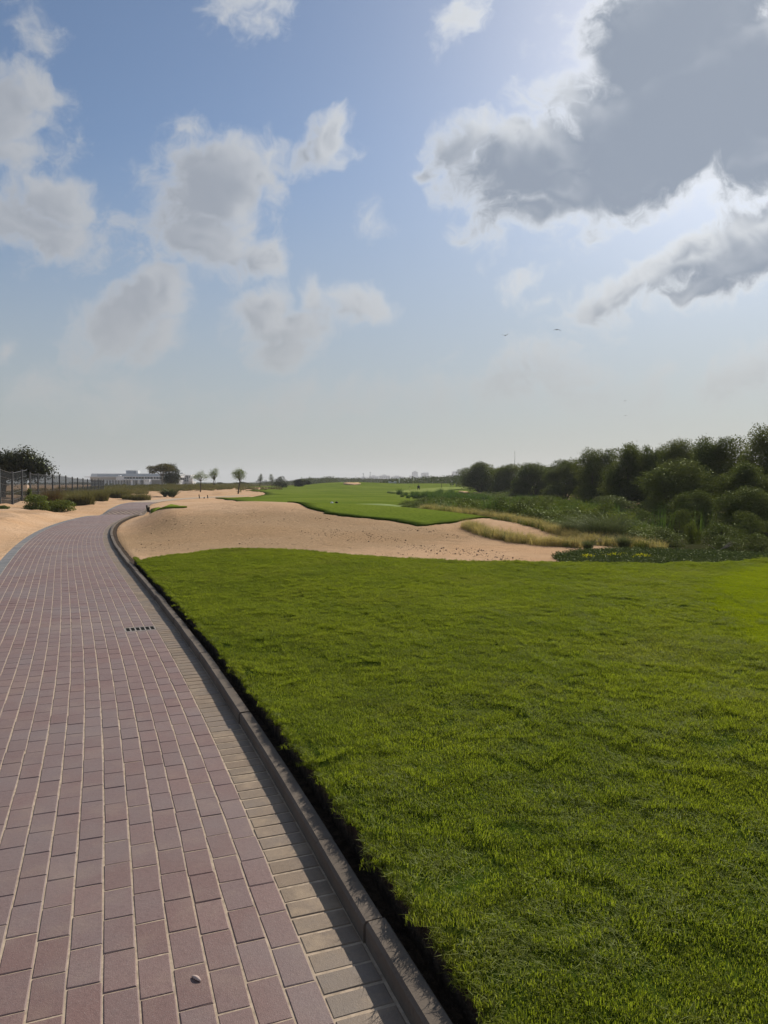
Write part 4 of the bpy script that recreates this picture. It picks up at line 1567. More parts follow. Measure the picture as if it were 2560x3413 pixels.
FPTS = [fence_point(u) for u, _ in fence_px]
hd = math.atan2(*(A1 - A0)[::-1])
for run, lab in ((0, 'near run of dark screened wire fence at the left edge'), (1, 'long run of dark screened wire fence going away behind the shrubs')):
    ids = [i for i, q_ in enumerate(fence_px) if q_[1] == run]
    b = FPTS[ids[0]]
    r_ = empty('screen_fence', (b[0], b[1], ground_z(*b)))
    tag(r_, lab, 'fence', 'screened wire fences')
    tops = []
    for i in ids:
        p = FPTS[i]
        zg = ground_z(*p)
        lean = Vector((random.gauss(0, .02), random.gauss(0, .02), 0))
        mb = MB()
        w_ = .055
        mb.box(-w_, w_, -w_, w_, -.1, 2.12)
        po = mb.build('post', M['steel'], r_, False, (p[0] - b[0], p[1] - b[1], zg - r_.location.z), hd)
        po.rotation_euler = (random.gauss(0, .008), random.gauss(0, .012), hd)
        tops.append(Vector((p[0] - b[0], p[1] - b[1], zg - r_.location.z)))
    if run == 0:                              # the run ends in a stub of loose screen
        e = (tops[-1] - tops[-2]).normalized()
        tops.append(tops[-1] + e * 2.0)
    for i in range(len(tops) - 1):
        a_, c_ = tops[i], tops[i + 1]
        last = run == 0 and i == len(tops) - 2
        d_ = (c_ - a_)
        off_ = Vector((-d_.y, d_.x, 0)).normalized() * .03
        V, fcs = [], []
        nx2, nz2 = 6, 4
        for iz in range(nz2 + 1):
            for ix in range(nx2 + 1):
                t_ = ix / nx2
                sag = -.03 * math.sin(math.pi * t_) * (iz / nz2)
                bel = off_ * (random.uniform(-.6, 1.0))
                q_ = a_ + d_ * t_ + bel + Vector((0, 0, .06 + 1.94 * iz / nz2 + sag - (.25 * t_ * t_ * iz / nz2 if last else 0)))
                V.append(tuple(q_))
        for iz in range(nz2):
            for ix in range(nx2):
                k = iz * (nx2 + 1) + ix
                fcs.append((k, k + 1, k + nx2 + 2, k + nx2 + 1))
        MB().poly(V, fcs).build('screen', M['screen'], r_, True)
        mb = MB()
        for zz in (.30, .75, 1.2, 1.62, 2.02):
            mb.tube([a_ + Vector((0, 0, zz)), a_.lerp(c_, .5) + Vector((0, 0, zz - .012)), c_ + Vector((0, 0, zz))], .012 if zz < 2 else .02, 4)
        mb.build('rail', M['steel'], r_)


# ------------------------------------------------------------------ shrubs by the fence and the bend
def simple_shrub(name, u0, u1, vtop, Y, label, mat, leaf, n, group, kind='leaf', cat='shrub', asp=.5):
    um = .5 * (u0 + u1)
    p = at(um, vtop, Y)
    zb = ground_z(p.x, Y)
    W, h = (u1 - u0) / F * Y, max(.2, p.z - zb)
    r_ = empty(name, (p.x, Y, zb - .02))
    if kind == 'leaf':
        me = crown_mesh('crown', bush_lobes(W, h, 12, int(u0) + 3), n, leaf, mat, .5, asp, .9, -.9)
    else:
        me = blade_tuft('crown', n, W * .5, h * .9, leaf, .35, mat, .35, .5, False)
    link('crown', me, None, r_)
    mb = MB()
    branch_tubes(mb, (0, 0, 0), [(random.uniform(-.3, .3) * W, random.uniform(-.3, .3) * W, h * .7) for _ in range(6)], .02)
    mb.build('trunk', M['bark'], r_)
    tag(r_, label, cat, group)
    return r_


GF = 'shrubs along the fence'
M['grass_dry_green'] = mat_leaf('half_dry_grass', (.115, .105, .05), (.15, .125, .065), .35, .15, .5, .5)
M['twig'] = mat_leaf('brown_twigs', (.15, .10, .06), (.12, .085, .05), .2, .1, .6, 1.0)
simple_shrub('fence_shrub', 70, 175, 1645, 40, 'bushy bright green shrub at the foot of the fence gap', M['weed'], .075, 6000, GF)
simple_shrub('fence_shrub', 150, 262, 1662, 41, 'low spreading green shrub beside the bushy bright one', M['weed'], .07, 5000, GF)
simple_shrub('fence_shrub', 150, 200, 1632, 43, 'brown twiggy shrub rising in front of the fence', M['twig'], .012, 1200, GF, 'blade')
simple_shrub('fence_shrub', 88, 108, 1625, 50, 'upright green shrub seen through the fence gap', M['olive'], .08, 1800, GF)
simple_shrub('fence_shrub', -20, 30, 1683, 38, 'low green weed at the left edge below the fence', M['weed'], .05, 1800, GF)
simple_shrub('fence_shrub', 232, 310, 1648, 52, 'grey green grassy shrub below the middle of the long fence', M['grass_dry_green'], .02, 3500, GF, 'blade')
simple_shrub('fence_shrub', 280, 358, 1640, 62, 'dry brownish grassy shrub below the far end of the fence', M['grass_dry_green'], .025, 3500, GF, 'blade')
simple_shrub('fence_shrub', 345, 430, 1636, 76, 'dark grassy hummock beyond the end of the fence', M['grass_dry_green'], .03, 4000, GF, 'blade')
simple_shrub('fence_shrub', 410, 500, 1648, 70, 'low green grassy mat beside the bend of the path', M['grass_dry_green'], .03, 3000, GF, 'blade')


# scrub along the foot of the fence
tt = rng.random(520)
Q = A0 + tt[:, None] * (A1 - A0) + np.stack([rng.uniform(-.3, 3.0, 520), rng.uniform(-1, 1, 520)], 1)
Q = Q[(tt > .12) & (tt < 1.05)]
fs = [blade_tuft('scrub_tuft', 120, .45, .5, .018, .5, M['grass_dry_green'], .4, .5, False) for _ in range(3)] + [leafy_tuft('scrub_tuft', 14, .45, .5, .06, 30, M['weed'], .45, .6)]
scatter('fence_scrub', np.column_stack([Q, H(Q[:, 0], Q[:, 1])]), rng.uniform(0, 6.28, len(Q)), rng.uniform(.5, 1.2, len(Q)), fs, 'straggling half dry scrub along the foot of the fence', 'scrub')
# rosette plant beside the path's second bend
p = at(553, 1658, 84)
r_ = empty('rosette_plant', (p.x, 84, ground_z(p.x, 84)))
tag(r_, 'clump of spiky grey green rosettes beside the far bend of the path', 'plant')
M['agave'] = mat_leaf('agave_leaf', (.085, .105, .055), (.11, .125, .07), .2, .3, .4, 1.5)
for k in range(5):
    me = blade_tuft('rosette', 70, .10, .85, .10, .65, M['agave'], .25, .3, False)
    link('rosette', me, None, r_, (random.uniform(-.85, .85), random.uniform(-.4, .4), 0))


# ------------------------------------------------------------------ single trees
def tree(name, u_base, v_base, Y, crown_px, label, cat_group, leaf_mat, bark, leaf, n, stems=1, lean=0.0, shell=.35, seed=1, trunk_r=.08, spread=1.0, clump=0, zb=None):
    """crown_px: lobes given as photograph pixels (u, v, half-width, half-height)."""
    pb = at(u_base, v_base, Y)
    zb = ground_z(pb.x, Y) if zb is None else zb
    r_ = empty(name, (pb.x, Y, zb))
    k = Y / F
    rr = random.Random(seed)
    lobes = []
    for (u, v, a, b) in crown_px:
        q_ = at(u, v, Y)
        lobes.append((q_.x - pb.x, rr.uniform(-.3, .3) * a * k, q_.z - zb, a * k, a * k * spread, b * k))
    me = crown_mesh('crown', lobes, n, leaf, leaf_mat, shell, .45, 1.2, -1.1, clump)
    link('crown', me, None, r_)
    mb = MB()
    cz = min(l[2] - l[5] for l in lobes)
    for s_ in range(stems):
        d_ = (s_ - (stems - 1) / 2)
        fork = Vector((lean * cz + d_ * .25 * cz * .4, 0, max(.3, cz * .85)))
        mb.tube([(d_ * .05, 0, -.05), Vector((lean * .2 * cz + d_ * .10, .03, fork.z * .4)), Vector((lean * .75 * cz + d_ * .2 * cz, -.03, fork.z * .75)), fork], [trunk_r * 1.25, trunk_r, trunk_r * .9, trunk_r * .8], 7)
        tips = [(l[0] + rr.uniform(-.5, .5) * l[3], l[1] + rr.uniform(-.5, .5) * l[4], l[2] + rr.uniform(-.2, .6) * l[5]) for l in lobes for _ in range(2)]
        branch_tubes(mb, fork, tips, trunk_r * .5, .2)
    mb.build('trunk', bark, r_, True)
    tag(r_, label, 'tree', cat_group)
    return r_


GS = 'small trees on the sandy rise'
tree('desert_tree', 668, 1639, 120, [(668, 1585, 15, 10), (655, 1590, 13, 8), (683, 1588, 12, 9), (672, 1576, 10, 7), (648, 1592, 8, 5)], 'small thin desert tree with feathery crown nearest the white building', GS, M['olive'], M['bark'], .12, 1700, 1, .05, .1, 1, .09, 1.0, 9)
tree('desert_tree', 714, 1628, 150, [(712, 1575, 13, 10), (703, 1582, 9, 8), (722, 1582, 9, 8), (720, 1567, 7, 7), (708, 1590, 8, 6)], 'small desert tree with two bare forked stems', GS, M['olive'], M['bark'], .14, 1700, 2, .02, .1, 2, .08, 1.0, 9)
tree('desert_tree', 794, 1648, 105, [(796, 1580, 17, 12), (784, 1580, 11, 9), (809, 1578, 11, 10), (797, 1572, 14, 8), (788, 1590, 12, 6), (810, 1592, 9, 7)], 'small round crowned tree on a dark leaning trunk beside the bunker', GS, M['olive'], M['bark'], .11, 3000, 1, .12, .2, 3, .085, 1.0, 9)
tree('desert_tree', 866, 1622, 200, [(869, 1594, 9, 9), (870, 1584, 5, 7), (866, 1600, 8, 5)], 'small pointed grey green tree beyond the bunker', GS, M['feather'], M['bark'], .2, 700, 1, .1, .2, 4, .1)
tree('desert_tree', 907, 1624, 190, [(904, 1594, 10, 9), (903, 1584, 6, 6), (909, 1602, 7, 6)], 'sparse pale small tree beside the dense bushy one', GS, M['feather'], M['bark'], .2, 520, 1, -.06, .1, 5, .09)
tree('acacia_tree', 541, 1619, 150, [(520, 1560, 20, 9), (545, 1553, 24, 9), (508, 1572, 15, 8), (565, 1560, 20, 10), (500, 1560, 12, 8), (535, 1566, 22, 7)], 'flat topped rusty green tree with a pale slender trunk', None, M['autumn'], M['pale_bark'], .22, 4200, 1, .0, .3, 6, .13)
tree('evergreen_tree', 572, 1620, 165, [(570, 1575, 26, 32), (585, 1585, 18, 28), (555, 1590, 20, 26), (575, 1600, 28, 18), (560, 1560, 18, 14)], 'dense dark evergreen tree right behind the flat topped one', None, M['dark_leaf'], M['bark'], .22, 9000, 2, .0, .5, 7, .16)
tree('almond_tree', 10, 1600, 62, [(-30, 1545, 50, 26), (20, 1540, 36, 24), (60, 1545, 42, 24), (105, 1548, 36, 22), (135, 1560, 26, 16), (85, 1522, 20, 12), (40, 1570, 50, 16), (90, 1578, 36, 14), (155, 1572, 18, 9), (83, 1510, 8, 6), (-60, 1555, 50, 30)],
     'broad dark leafy tree behind the near fence at the left edge', None, M['dark_leaf'], M['bark'], .20, 20000, 2, .0, .35, 8, .16, 1.0, 4)
GB = 'bushes at the far side of the fairway'
simple_shrub('evergreen_bush', 908, 965, 1587, 172, 'spiky dense grey green bush left of the fairway', M['dark_leaf'], .25, 3500, GB, cat='bush', asp=.25)
simple_shrub('evergreen_bush', 975, 1018, 1597, 185, 'rounded dark bush where the far treeline begins', M['dark_leaf'], .3, 2200, GB, cat='bush')
simple_shrub('evergreen_bush', 780, 830, 1604, 240, 'dark low bush directly behind the round crowned tree', M['dark_leaf'], .35, 1500, GB, cat='bush')
simple_shrub('evergreen_bush', 718, 752, 1607, 245, 'dark low bush behind the forked desert tree', M['dark_leaf'], .35, 1200, GB, cat='bush')
simple_shrub('evergreen_bush', 1008, 1040, 1600, 215, 'dark bush at the left foot of the far treeline', M['dark_leaf'], .35, 1400, GB, cat='bush')
# grassy dune below the flat topped tree
Q = np.stack([rng.normal(-47, 9, 900), rng.normal(143, 8, 900)], 1)
gd = [blade_tuft('dune_tuft', 60, .5, .45, .035, .5, M['grass_dry_green'], .3, .5, False) for _ in range(3)]
scatter('dune_grass', np.column_stack([Q, H(Q[:, 0], Q[:, 1])]), rng.uniform(0, 6.28, len(Q)), rng.uniform(.7, 1.4, len(Q)), gd, 'half dry grass covering the low dune below the flat topped tree', 'grass')
Q = np.stack([rng.uniform(-62, -20, 700), rng.uniform(96, 128, 700)], 1)
Q = Q[(Q[:, 0] < -.30 * Q[:, 1] - 3)]
scatter('scrub_grass', np.column_stack([Q, H(Q[:, 0], Q[:, 1])]), rng.uniform(0, 6.28, len(Q)), rng.uniform(.6, 1.1, len(Q)), gd, 'scrubby dry grass past the end of the fence', 'grass')
Q = np.stack([rng.uniform(-60, 0, 1500), rng.uniform(205, 300, 1500)], 1)
Q = Q[sd_poly(Q[:, 0], Q[:, 1], FAIRWAY) < 0]
scatter('far_scrub', np.column_stack([Q, H(Q[:, 0], Q[:, 1])]), rng.uniform(0, 6.28, len(Q)), rng.uniform(1.2, 2.6, len(Q)), gd, 'scrub on the flats between the dunes and the far wood', 'scrub')


# ------------------------------------------------------------------ far wood: one mass
def wood(name, spec, n, leaf, label):
    lobes = []
    for (u0, u1, v0, v1, Ya, Yb, cnt) in spec:
        for _ in range(cnt):
            t_ = random.random()
            u = u0 + (u1 - u0) * t_
            Y = random.uniform(Ya, Yb)
            vt = v0 + (v1 - v0) * t_ + random.gauss(0, 1.6)
            p = at(u, vt + (Yb - Y) / max(Yb - Ya, 1) * -0 , Y)
            h = max(2.0, p.z) * random.uniform(.86, 1.03)
            w_ = random.uniform(2.4, 5.0) * Y / 400
            lobes.append((p.x, Y, h * .55, w_, w_, h * .46))
    me = crown_mesh(name, lobes, n, leaf, M['far_leaf'], .6, .7, .8, -.9)
    tag(link(name, me), label, 'wood', kind='stuff')


wood('far_wood', [(880, 1130, 1605, 1595, 330, 480, 90), (1000, 1110, 1596, 1590, 300, 380, 60), (1090, 1330, 1592, 1598, 380, 640, 170), (1280, 1560, 1597, 1582, 230, 420, 150), (1500, 1640, 1592, 1578, 170, 240, 50), (620, 900, 1611, 1609, 500, 800, 90)], 60000, .62,
     'hazy dark green wood along the horizon behind the fairway')
wood('plain_wood', [(-400, 700, 1610, 1609, 900, 1500, 160), (1500, 2900, 1600, 1590, 420, 900, 160)], 26000, 1.6, 'thin line of distant trees along the plain')


# ------------------------------------------------------------------ white clubhouse
BY_ = 520.0


def bx(parent, name, mat, u0, u1, v0, v1, y0, dep, origin):
    a, b = at(u0, v1, BY_), at(u1, v0, BY_)
    mb = MB()
    mb.box(a.x - origin.x, b.x - origin.x, y0, y0 + dep, a.z - origin.z, b.z - origin.z)
    return mb.build(name, mat, parent)


def z2(u, v):
    return 280 + u * .2411, 1520 + v * .2411


og = at(430, 1619, BY_)
og.z = 0.0
bd = empty('clubhouse', og)
tag(bd, 'long low white clubhouse with a curved drum on its flat roof', 'building')


def part(name, mat, u0, u1, v0, v1, y0, dep, parent=None):
    a, b = z2(u0, v0), z2(u1, v1)
    return bx(parent or bd, name, mat, a[0], b[0], a[1], b[1], y0, dep, og)


part('upper_storey', M['grey_wall'], 80, 1300, 242, 300, 3, 22)
part('parapet', M['pale_wall'], 76, 160, 248, 300, 2.6, 1)
part('roof_slab', M['white_wall'], 35, 470, 284, 293, -4, 14)
part('roof_slab', M['white_wall'], 470, 1340, 278, 286, -3, 12)
w1 = part('wall', M['grey_wall'], 245, 462, 293, 336, -1, 12)
part('wall', M['pale_wall'], 76, 245, 293, 336, 1, 8)
part('wall', M['white_wall'], 464, 572, 288, 336, -3, 6)
part('terrace', M['white_wall'], 570, 1300, 318, 331, -5, 10)
gl = part('glazing', M['dark_glass'], 572, 1300, 287, 318, .6, 1)
for k in range(18):
    u = 580 + k * 41
    part('mullion', M['white_wall'], u, u + (5 if k % 3 else 12), 287, 318, .3, .25)
part('ground_floor', M['grey_wall'], 80, 1300, 331, 415, 2, 14)
gf = part('glazing', M['dark_glass'], 300, 880, 338, 400, 1.5, .4)
for k in range(15):
    u = 305 + k * 40
    part('column', M['white_wall'], u, u + 8, 331, 412, -1.5, .8)
part('porch', M['white_wall'], 888, 962, 324, 400, -9, 6)
for u in (902, 926, 946):
    part('window', M['dark_glass'], u, u + 8, 338, 350, -9.08, .2)
part('gate_post', M['white_wall'], 694, 720, 332, 405, -7, 2)
part('gate_post', M['white_wall'], 796, 812, 332, 405, -7, 2)
part('gate_beam', M['white_wall'], 690, 816, 326, 333, -7.4, 3)
part('rooftop_box', M['white_wall'], 478, 512, 265, 279, -1, 3)
part('rooftop_box', M['white_wall'], 668, 694, 198, 262, 8, 5)
# the drum: a curved wall flaring upward
a, b = at(*z2(500, 240), BY_), at(*z2(668, 196), BY_)
cxm, rx_ = .5 * (a.x + b.x) - og.x, .5 * (b.x - a.x)
pts_, fcs = [], []
for k in range(24):
    an = 2 * math.pi * k / 24
    pts_.append((cxm + rx_ * .93 * math.cos(an), 12 + rx_ * .8 * math.sin(an), a.z - og.z - .5))
    pts_.append((cxm + rx_ * math.cos(an), 12 + rx_ * .85 * math.sin(an), b.z - og.z))
for k in range(24):
    k2 = (k + 1) % 24
    fcs.append((2 * k, 2 * k2, 2 * k2 + 1, 2 * k + 1))
fcs.append(tuple(2 * k + 1 for k in range(24)))
MB().poly(pts_, fcs).build('drum', M['grey_wall'], bd, True)
# right wing past the evergreen
ogw = at(625, 1619, 540)
ogw.z = 0
wing = empty('clubhouse_wing', ogw)
tag(wing, 'pale glazed wing of the clubhouse to the right of the dark evergreen', 'building')


def wpart(name, mat, u0, u1, v0, v1, y0, dep):
    a_, b_ = z2(u0, v0), z2(u1, v1)
    p_, q_ = at(a_[0], b_[1], 540), at(b_[0], a_[1], 540)
    return MB().box(p_.x - ogw.x, q_.x - ogw.x, y0, y0 + dep, p_.z - ogw.z, q_.z - ogw.z).build(name, mat, wing)


wpart('roof_slab', M['white_wall'], 1308, 1480, 262, 274, -1, 14)
wpart('glazing', M['dark_glass'], 1318, 1468, 274, 350, 2, 1)
wpart('wall', M['pale_wall'], 1318, 1500, 350, 415, 0, 10)
wpart('stair_wall', M['white_wall'], 1462, 1510, 300, 350, -2, 2)
wpart('railing', M['white_wall'], 1318, 1468, 318, 324, 0, .3)
for k in range(6):
    wpart('column', M['white_wall'], 1320 + k * 28, 1326 + k * 28, 274, 350, 1.2, .5)
wpart('rooftop_box', M['grey_wall'], 1310, 1345, 230, 262, 4, 5)
for (u, w_, vt, lab) in [(372, 26, 1611, 'small round tree in front of the clubhouse nearest the fence'), (390, 20, 1613, 'small round tree beside the clubhouse steps'), (415, 22, 1611, 'small round tree before the clubhouse gate'), (355, 16, 1610, 'small tree seen above the far end of the fence')]:
    simple_shrub('round_tree', u - w_ / 2, u + w_ / 2, vt, 400, lab, M['far_leaf'], .5, 500, 'round trees before the clubhouse', cat='tree')


# ------------------------------------------------------------------ far town
def tower(label, u0, u1, vt, Y, floors, cols, steps=()):
    a, b = at(u0, vt, Y), at(u1, vt, Y)
    r_ = empty('tower_block', (.5 * (a.x + b.x), Y, 0))
    w_ = b.x - a.x
    MB().box(-w_ / 2, w_ / 2, 0, w_ * .7, 0, a.z).build('wall', M['tower'], r_)
    for (t0, t1, dv) in steps:
        h = dv / F * Y
        MB().box(-w_ / 2 + w_ * t0, -w_ / 2 + w_ * t1, w_ * .1, w_ * .6, a.z, a.z + h).build('roof_block', M['tower'], r_)
    for c_ in range(cols):
        for f_ in range(floors):
            x0 = -w_ / 2 + w_ * (c_ + .2) / cols
            z0 = a.z * (f_ + .3) / floors
            me_ = MB().box(x0, x0 + w_ * .6 / cols, -.12, .05, z0, z0 + a.z * .45 / floors)
            me_.build('window', M['dark_glass'], r_)
    tag(r_, label, 'building', 'hazy far tower blocks')


tower('tall hazy tower block with stepped roof on the horizon', 1373, 1393, 1573, 2500, 10, 3, ((.3, .75, 4),))
tower('lower hazy tower block just right of the tall stepped one', 1404, 1429, 1576, 2500, 8, 4, ((.7, .95, 2), (.3, .6, 1.5)))
tower('wide hazy tower block half hidden by the dark domed tree', 1508, 1548, 1572, 2300, 8, 5, ((.1, .5, 1.5),))
tower('low hazy block at the foot of the tall stepped tower', 1364, 1375, 1585, 2480, 4, 2)
tower('low hazy block between the two tower blocks', 1393, 1405, 1588, 2480, 4, 2)


def terrace(label, u0, u1, vt, Y, n_):
    a, b = at(u0, vt, Y), at(u1, vt, Y)
    r_ = empty('hillside_block', (.5 * (a.x + b.x), Y, 0))
    w_ = b.x - a.x
    MB().box(-w_ / 2, w_ / 2, 0, 30, 0, a.z).build('wall', M['tower'], r_)
    for k in range(n_):
        x0 = -w_ / 2 + w_ * (k + .2) / n_
        MB().box(x0, x0 + w_ * .55 / n_, -.3, .1, a.z * .70, a.z * .9).build('window', M['dark_glass'], r_)
    MB().box(-w_ * .2, w_ * .15, 4, 20, a.z, a.z + 3).build('roof_block', M['pale_wall'], r_)
    tag(r_, label, 'building', 'low blocks on the far ridge')


for (u0, u1, vt, lab) in [(1197, 1228, 1591, 'low hazy block under the first antenna mast'), (1230, 1262, 1587, 'low hazy block right of the taller antenna mast'), (1264, 1300, 1585, 'long pale hazy block in the middle of the far ridge'), (1303, 1345, 1588, 'low hazy block at the right end of the far ridge'), (1160, 1193, 1595, 'lowest hazy block at the left end of the far ridge'),
                          (852, 868, 1602, 'small dark grey far block behind the pointed tree'), (870, 900, 1604, 'low far block beside the small dark grey one')]:
    terrace(lab, u0, u1, vt, 2200 if u0 > 1000 else 1500, 5)


def mast(name, u, vt, vb, Y, label, head):
    t_, b_ = at(u, vt, Y), at(u, vb, Y)
    r_ = empty(name, (t_.x, Y, 0))
    s_ = Y / F
    if head == 'flag':
        MB().tube([(0, 0, 0), (0, 0, t_.z * .5), (0, 0, t_.z)], [s_ * 1.0, s_ * .9, s_ * .35], 6).build('pole', M['steel'], r_)
        MB().tube([(0, 0, t_.z * .72), (s_ * .3, 0, t_.z * .82), (s_ * .2, 0, t_.z * .93)], [s_ * .4, s_ * 1.2, s_ * .3], 6).build('furled_flag', M['tower'], r_)
    else:
        mb = MB()
        for sx_ in (-1, 1):
            for sy_ in (-1, 1):
                mb.tube([(sx_ * s_ * 2.2, sy_ * s_ * 2, 0), (sx_ * s_ * .5, sy_ * s_ * .5, t_.z)], [s_ * .45, s_ * .35], 4)
        for k in range(6):
            z_ = t_.z * (k + .5) / 6
            h_ = s_ * (2.2 - 1.7 * (k + .5) / 6)
            mb.tube([(-h_, -h_, z_), (h_, -h_, z_ + t_.z / 12)], s_ * .25, 4)
        mb.build('lattice', M['steel'], r_)
        MB().box(-s_ * 1.6, s_ * 1.6, -s_ * 1.6, s_ * 1.6, t_.z - s_ * 4, t_.z - s_ * 1.0).build('antenna', M['steel'], r_)
    tag(r_, label, 'mast')


mast('antenna_mast', 1211, 1577, 1596, 1900, 'thin antenna mast with a boxy head on the far ridge', 'box')
mast('antenna_mast', 1234, 1573, 1598, 1900, 'taller tapering lattice antenna mast on the far ridge', 'box')
mast('flag_mast', 1716, 1503, 1552, 700, 'tall slender mast with a furled flag rising behind the thicket', 'flag')


# ------------------------------------------------------------------ golf course bits
def skin_body(name, verts, edges, radii, mat, parent):
    me = bpy.data.meshes.new(name)
    me.from_pydata(verts, edges, [])
    o = link(name, me, mat, parent)
    md = o.modifiers.new('skin', 'SKIN')
    sv_ = me.skin_vertices[0].data
    for i, r_ in enumerate(radii):
        sv_[i].radius = (r_, r_)
    sv_[0].use_root = True
    md.use_smooth_shade = True
    sb = o.modifiers.new('sub', 'SUBSURF')
    sb.levels = sb.render_levels = 1
    return o


def ball(name, r3, mat, parent, loc):
    bm = bmesh.new()
    bmesh.ops.create_uvsphere(bm, u_segments=12, v_segments=8, radius=1)
    for v in bm.verts:
        v.co = Vector((v.co.x * r3[0], v.co.y * r3[1], v.co.z * r3[2]))
    me = bpy.data.meshes.new(name)
    bm.to_mesh(me)
    bm.free()
    for p_ in me.polygons:
        p_.use_smooth = True
    return link(name, me, mat, parent, loc)


TURF = .22


def on_turf(u, Y):
    p_ = at(u, 1630, Y)
    return (p_.x, Y, ground_z(p_.x, Y) + TURF)


# golfer bent over a putt, facing left
g_ = on_turf(1508, 186)
r_ = empty('person', g_)
tag(r_, 'person in white shirt and cap bending over a putt on the green', 'person', 'golfers')
bv = [(0, 0, .93), (0, 0, 1.08), (-.16, 0, 1.28), (-.27, 0, 1.36), (-.36, 0, 1.42), (-.42, 0, 1.50),
      (.02, -.11, .90), (-.03, -.14, .50), (.03, -.15, .08), (-.10, -.16, .03), (.02, .11, .90), (-.03, .14, .50), (.03, .15, .08), (-.10, .16, .03),
      (-.24, -.18, 1.30), (-.34, -.16, 1.05), (-.42, -.03, .85), (-.24, .18, 1.30), (-.34, .16, 1.05), (-.42, .03, .85)]
be_ = [(0, 1), (1, 2), (2, 3), (3, 4), (4, 5), (0, 6), (6, 7), (7, 8), (8, 9), (0, 10), (10, 11), (11, 12), (12, 13), (3, 14), (14, 15), (15, 16), (3, 17), (17, 18), (18, 19)]
skin_body('body', bv, be_, [.15, .15, .16, .15, .07, .08, .10, .075, .05, .04, .10, .075, .05, .04, .075, .05, .035, .075, .05, .035], M['khaki'], r_)
skin_body('shirt', bv[:3] + [bv[3], bv[14], bv[15], bv[17], bv[18]], [(0, 1), (1, 2), (2, 3), (3, 4), (4, 5), (3, 6), (6, 7)], [.165, .17, .18, .165, .09, .065, .09, .065], M['white'], r_)
ball('head', (.09, .08, .115), M['skin'], r_, (-.45, 0, 1.54))
ball('cap', (.10, .09, .07), M['white'], r_, (-.45, 0, 1.60))
c_ = MB().tube([(-.40, 0, .92), (-.62, 0, .05)], .014, 6).box(-.72, -.60, -.02, .02, 0, .05).build('golf_club', M['steel'], None, False, g_)
tag(c_, 'thin putter held by the golfer in white', 'golf club')
# person in black crouching to read the line
g_ = on_turf(1395, 152)
r_ = empty('person', g_)
tag(r_, 'person in black crouching on the green', 'person', 'golfers')
bv = [(0, 0, .42), (.02, .02, .58), (.0, -.02, .78), (0, -.04, .88), (0, -.05, .97),
      (-.14, -.05, .40), (-.20, -.36, .46), (-.17, -.20, .10), (-.17, -.34, .03), (.14, -.05, .40), (.20, -.36, .46), (.17, -.20, .10), (.17, -.34, .03),
      (-.21, -.06, .74), (-.26, -.22, .56), (-.10, -.40, .56), (.21, -.06, .74), (.26, -.22, .56), (.10, -.40, .56)]
be_ = [(0, 1), (1, 2), (2, 3), (3, 4), (0, 5), (5, 6), (6, 7), (7, 8), (0, 9), (9, 10), (10, 11), (11, 12), (2, 13), (13, 14), (14, 15), (2, 16), (16, 17), (17, 18)]
skin_body('body', bv, be_, [.17, .16, .18, .08, .08, .11, .085, .06, .045, .11, .085, .06, .045, .085, .06, .04, .085, .06, .04], M['black'], r_)
ball('head', (.085, .10, .12), M['skin'], r_, (0, -.05, 1.04))
ball('hair', (.095, .105, .10), M['black'], r_, (0, -.02, 1.08))
# person in white standing beyond the brow
g_ = on_turf(1331, 222)
r_ = empty('person', (g_[0], g_[1], g_[2]))
tag(r_, 'person in white standing beyond the brow of the green', 'person', 'golfers')
bv = [(0, 0, .92), (0, 0, 1.12), (0, 0, 1.36), (0, 0, 1.48), (0, 0, 1.58), (-.10, 0, .88), (-.11, .02, .48), (-.11, 0, .08), (-.11, -.12, .03), (.10, 0, .88), (.11, .02, .48), (.11, 0, .08), (.11, -.12, .03),
      (-.21, 0, 1.36), (-.27, 0, 1.10), (-.26, -.08, .86), (.21, 0, 1.36), (.27, 0, 1.10), (.26, -.08, .86)]
be_ = [(0, 1), (1, 2), (2, 3), (3, 4), (0, 5), (5, 6), (6, 7), (7, 8), (0, 9), (9, 10), (10, 11), (11, 12), (2, 13), (13, 14), (14, 15), (2, 16), (16, 17), (17, 18)]
skin_body('body', bv, be_, [.15, .15, .17, .08, .07, .10, .075, .05, .04, .10, .075, .05, .04, .08, .055, .035, .08, .055, .035], M['white'], r_)
ball('head', (.08, .095, .12), M['skin'], r_, (0, -.01, 1.66))
ball('hair', (.088, .098, .08), M['black'], r_, (0, .01, 1.73))


# flag
g_ = on_turf(1377, 176)
r_ = empty('golf_flag', g_)
tag(r_, 'white flag on a thin pole standing in the green', 'flag')
MB().tube([(0, 0, 0), (0, 0, 2.25)], .022, 6).build('pole', M['yellow'], r_)
fl, fcs = [], []
for i in range(5):
    for k in range(4):
        fl.append((.03 + .055 * i, .03 * math.sin(i * 1.3), 2.2 - .2 * k - .05 * i))
for i in range(4):
    for k in range(3):
        fcs.append((i * 4 + k, i * 4 + k + 1, (i + 1) * 4 + k + 1, (i + 1) * 4 + k))
fo = MB().poly(fl, fcs).build('flag', M['white'], r_, True)
fo.modifiers.new('thickness', 'SOLIDIFY').thickness = .01
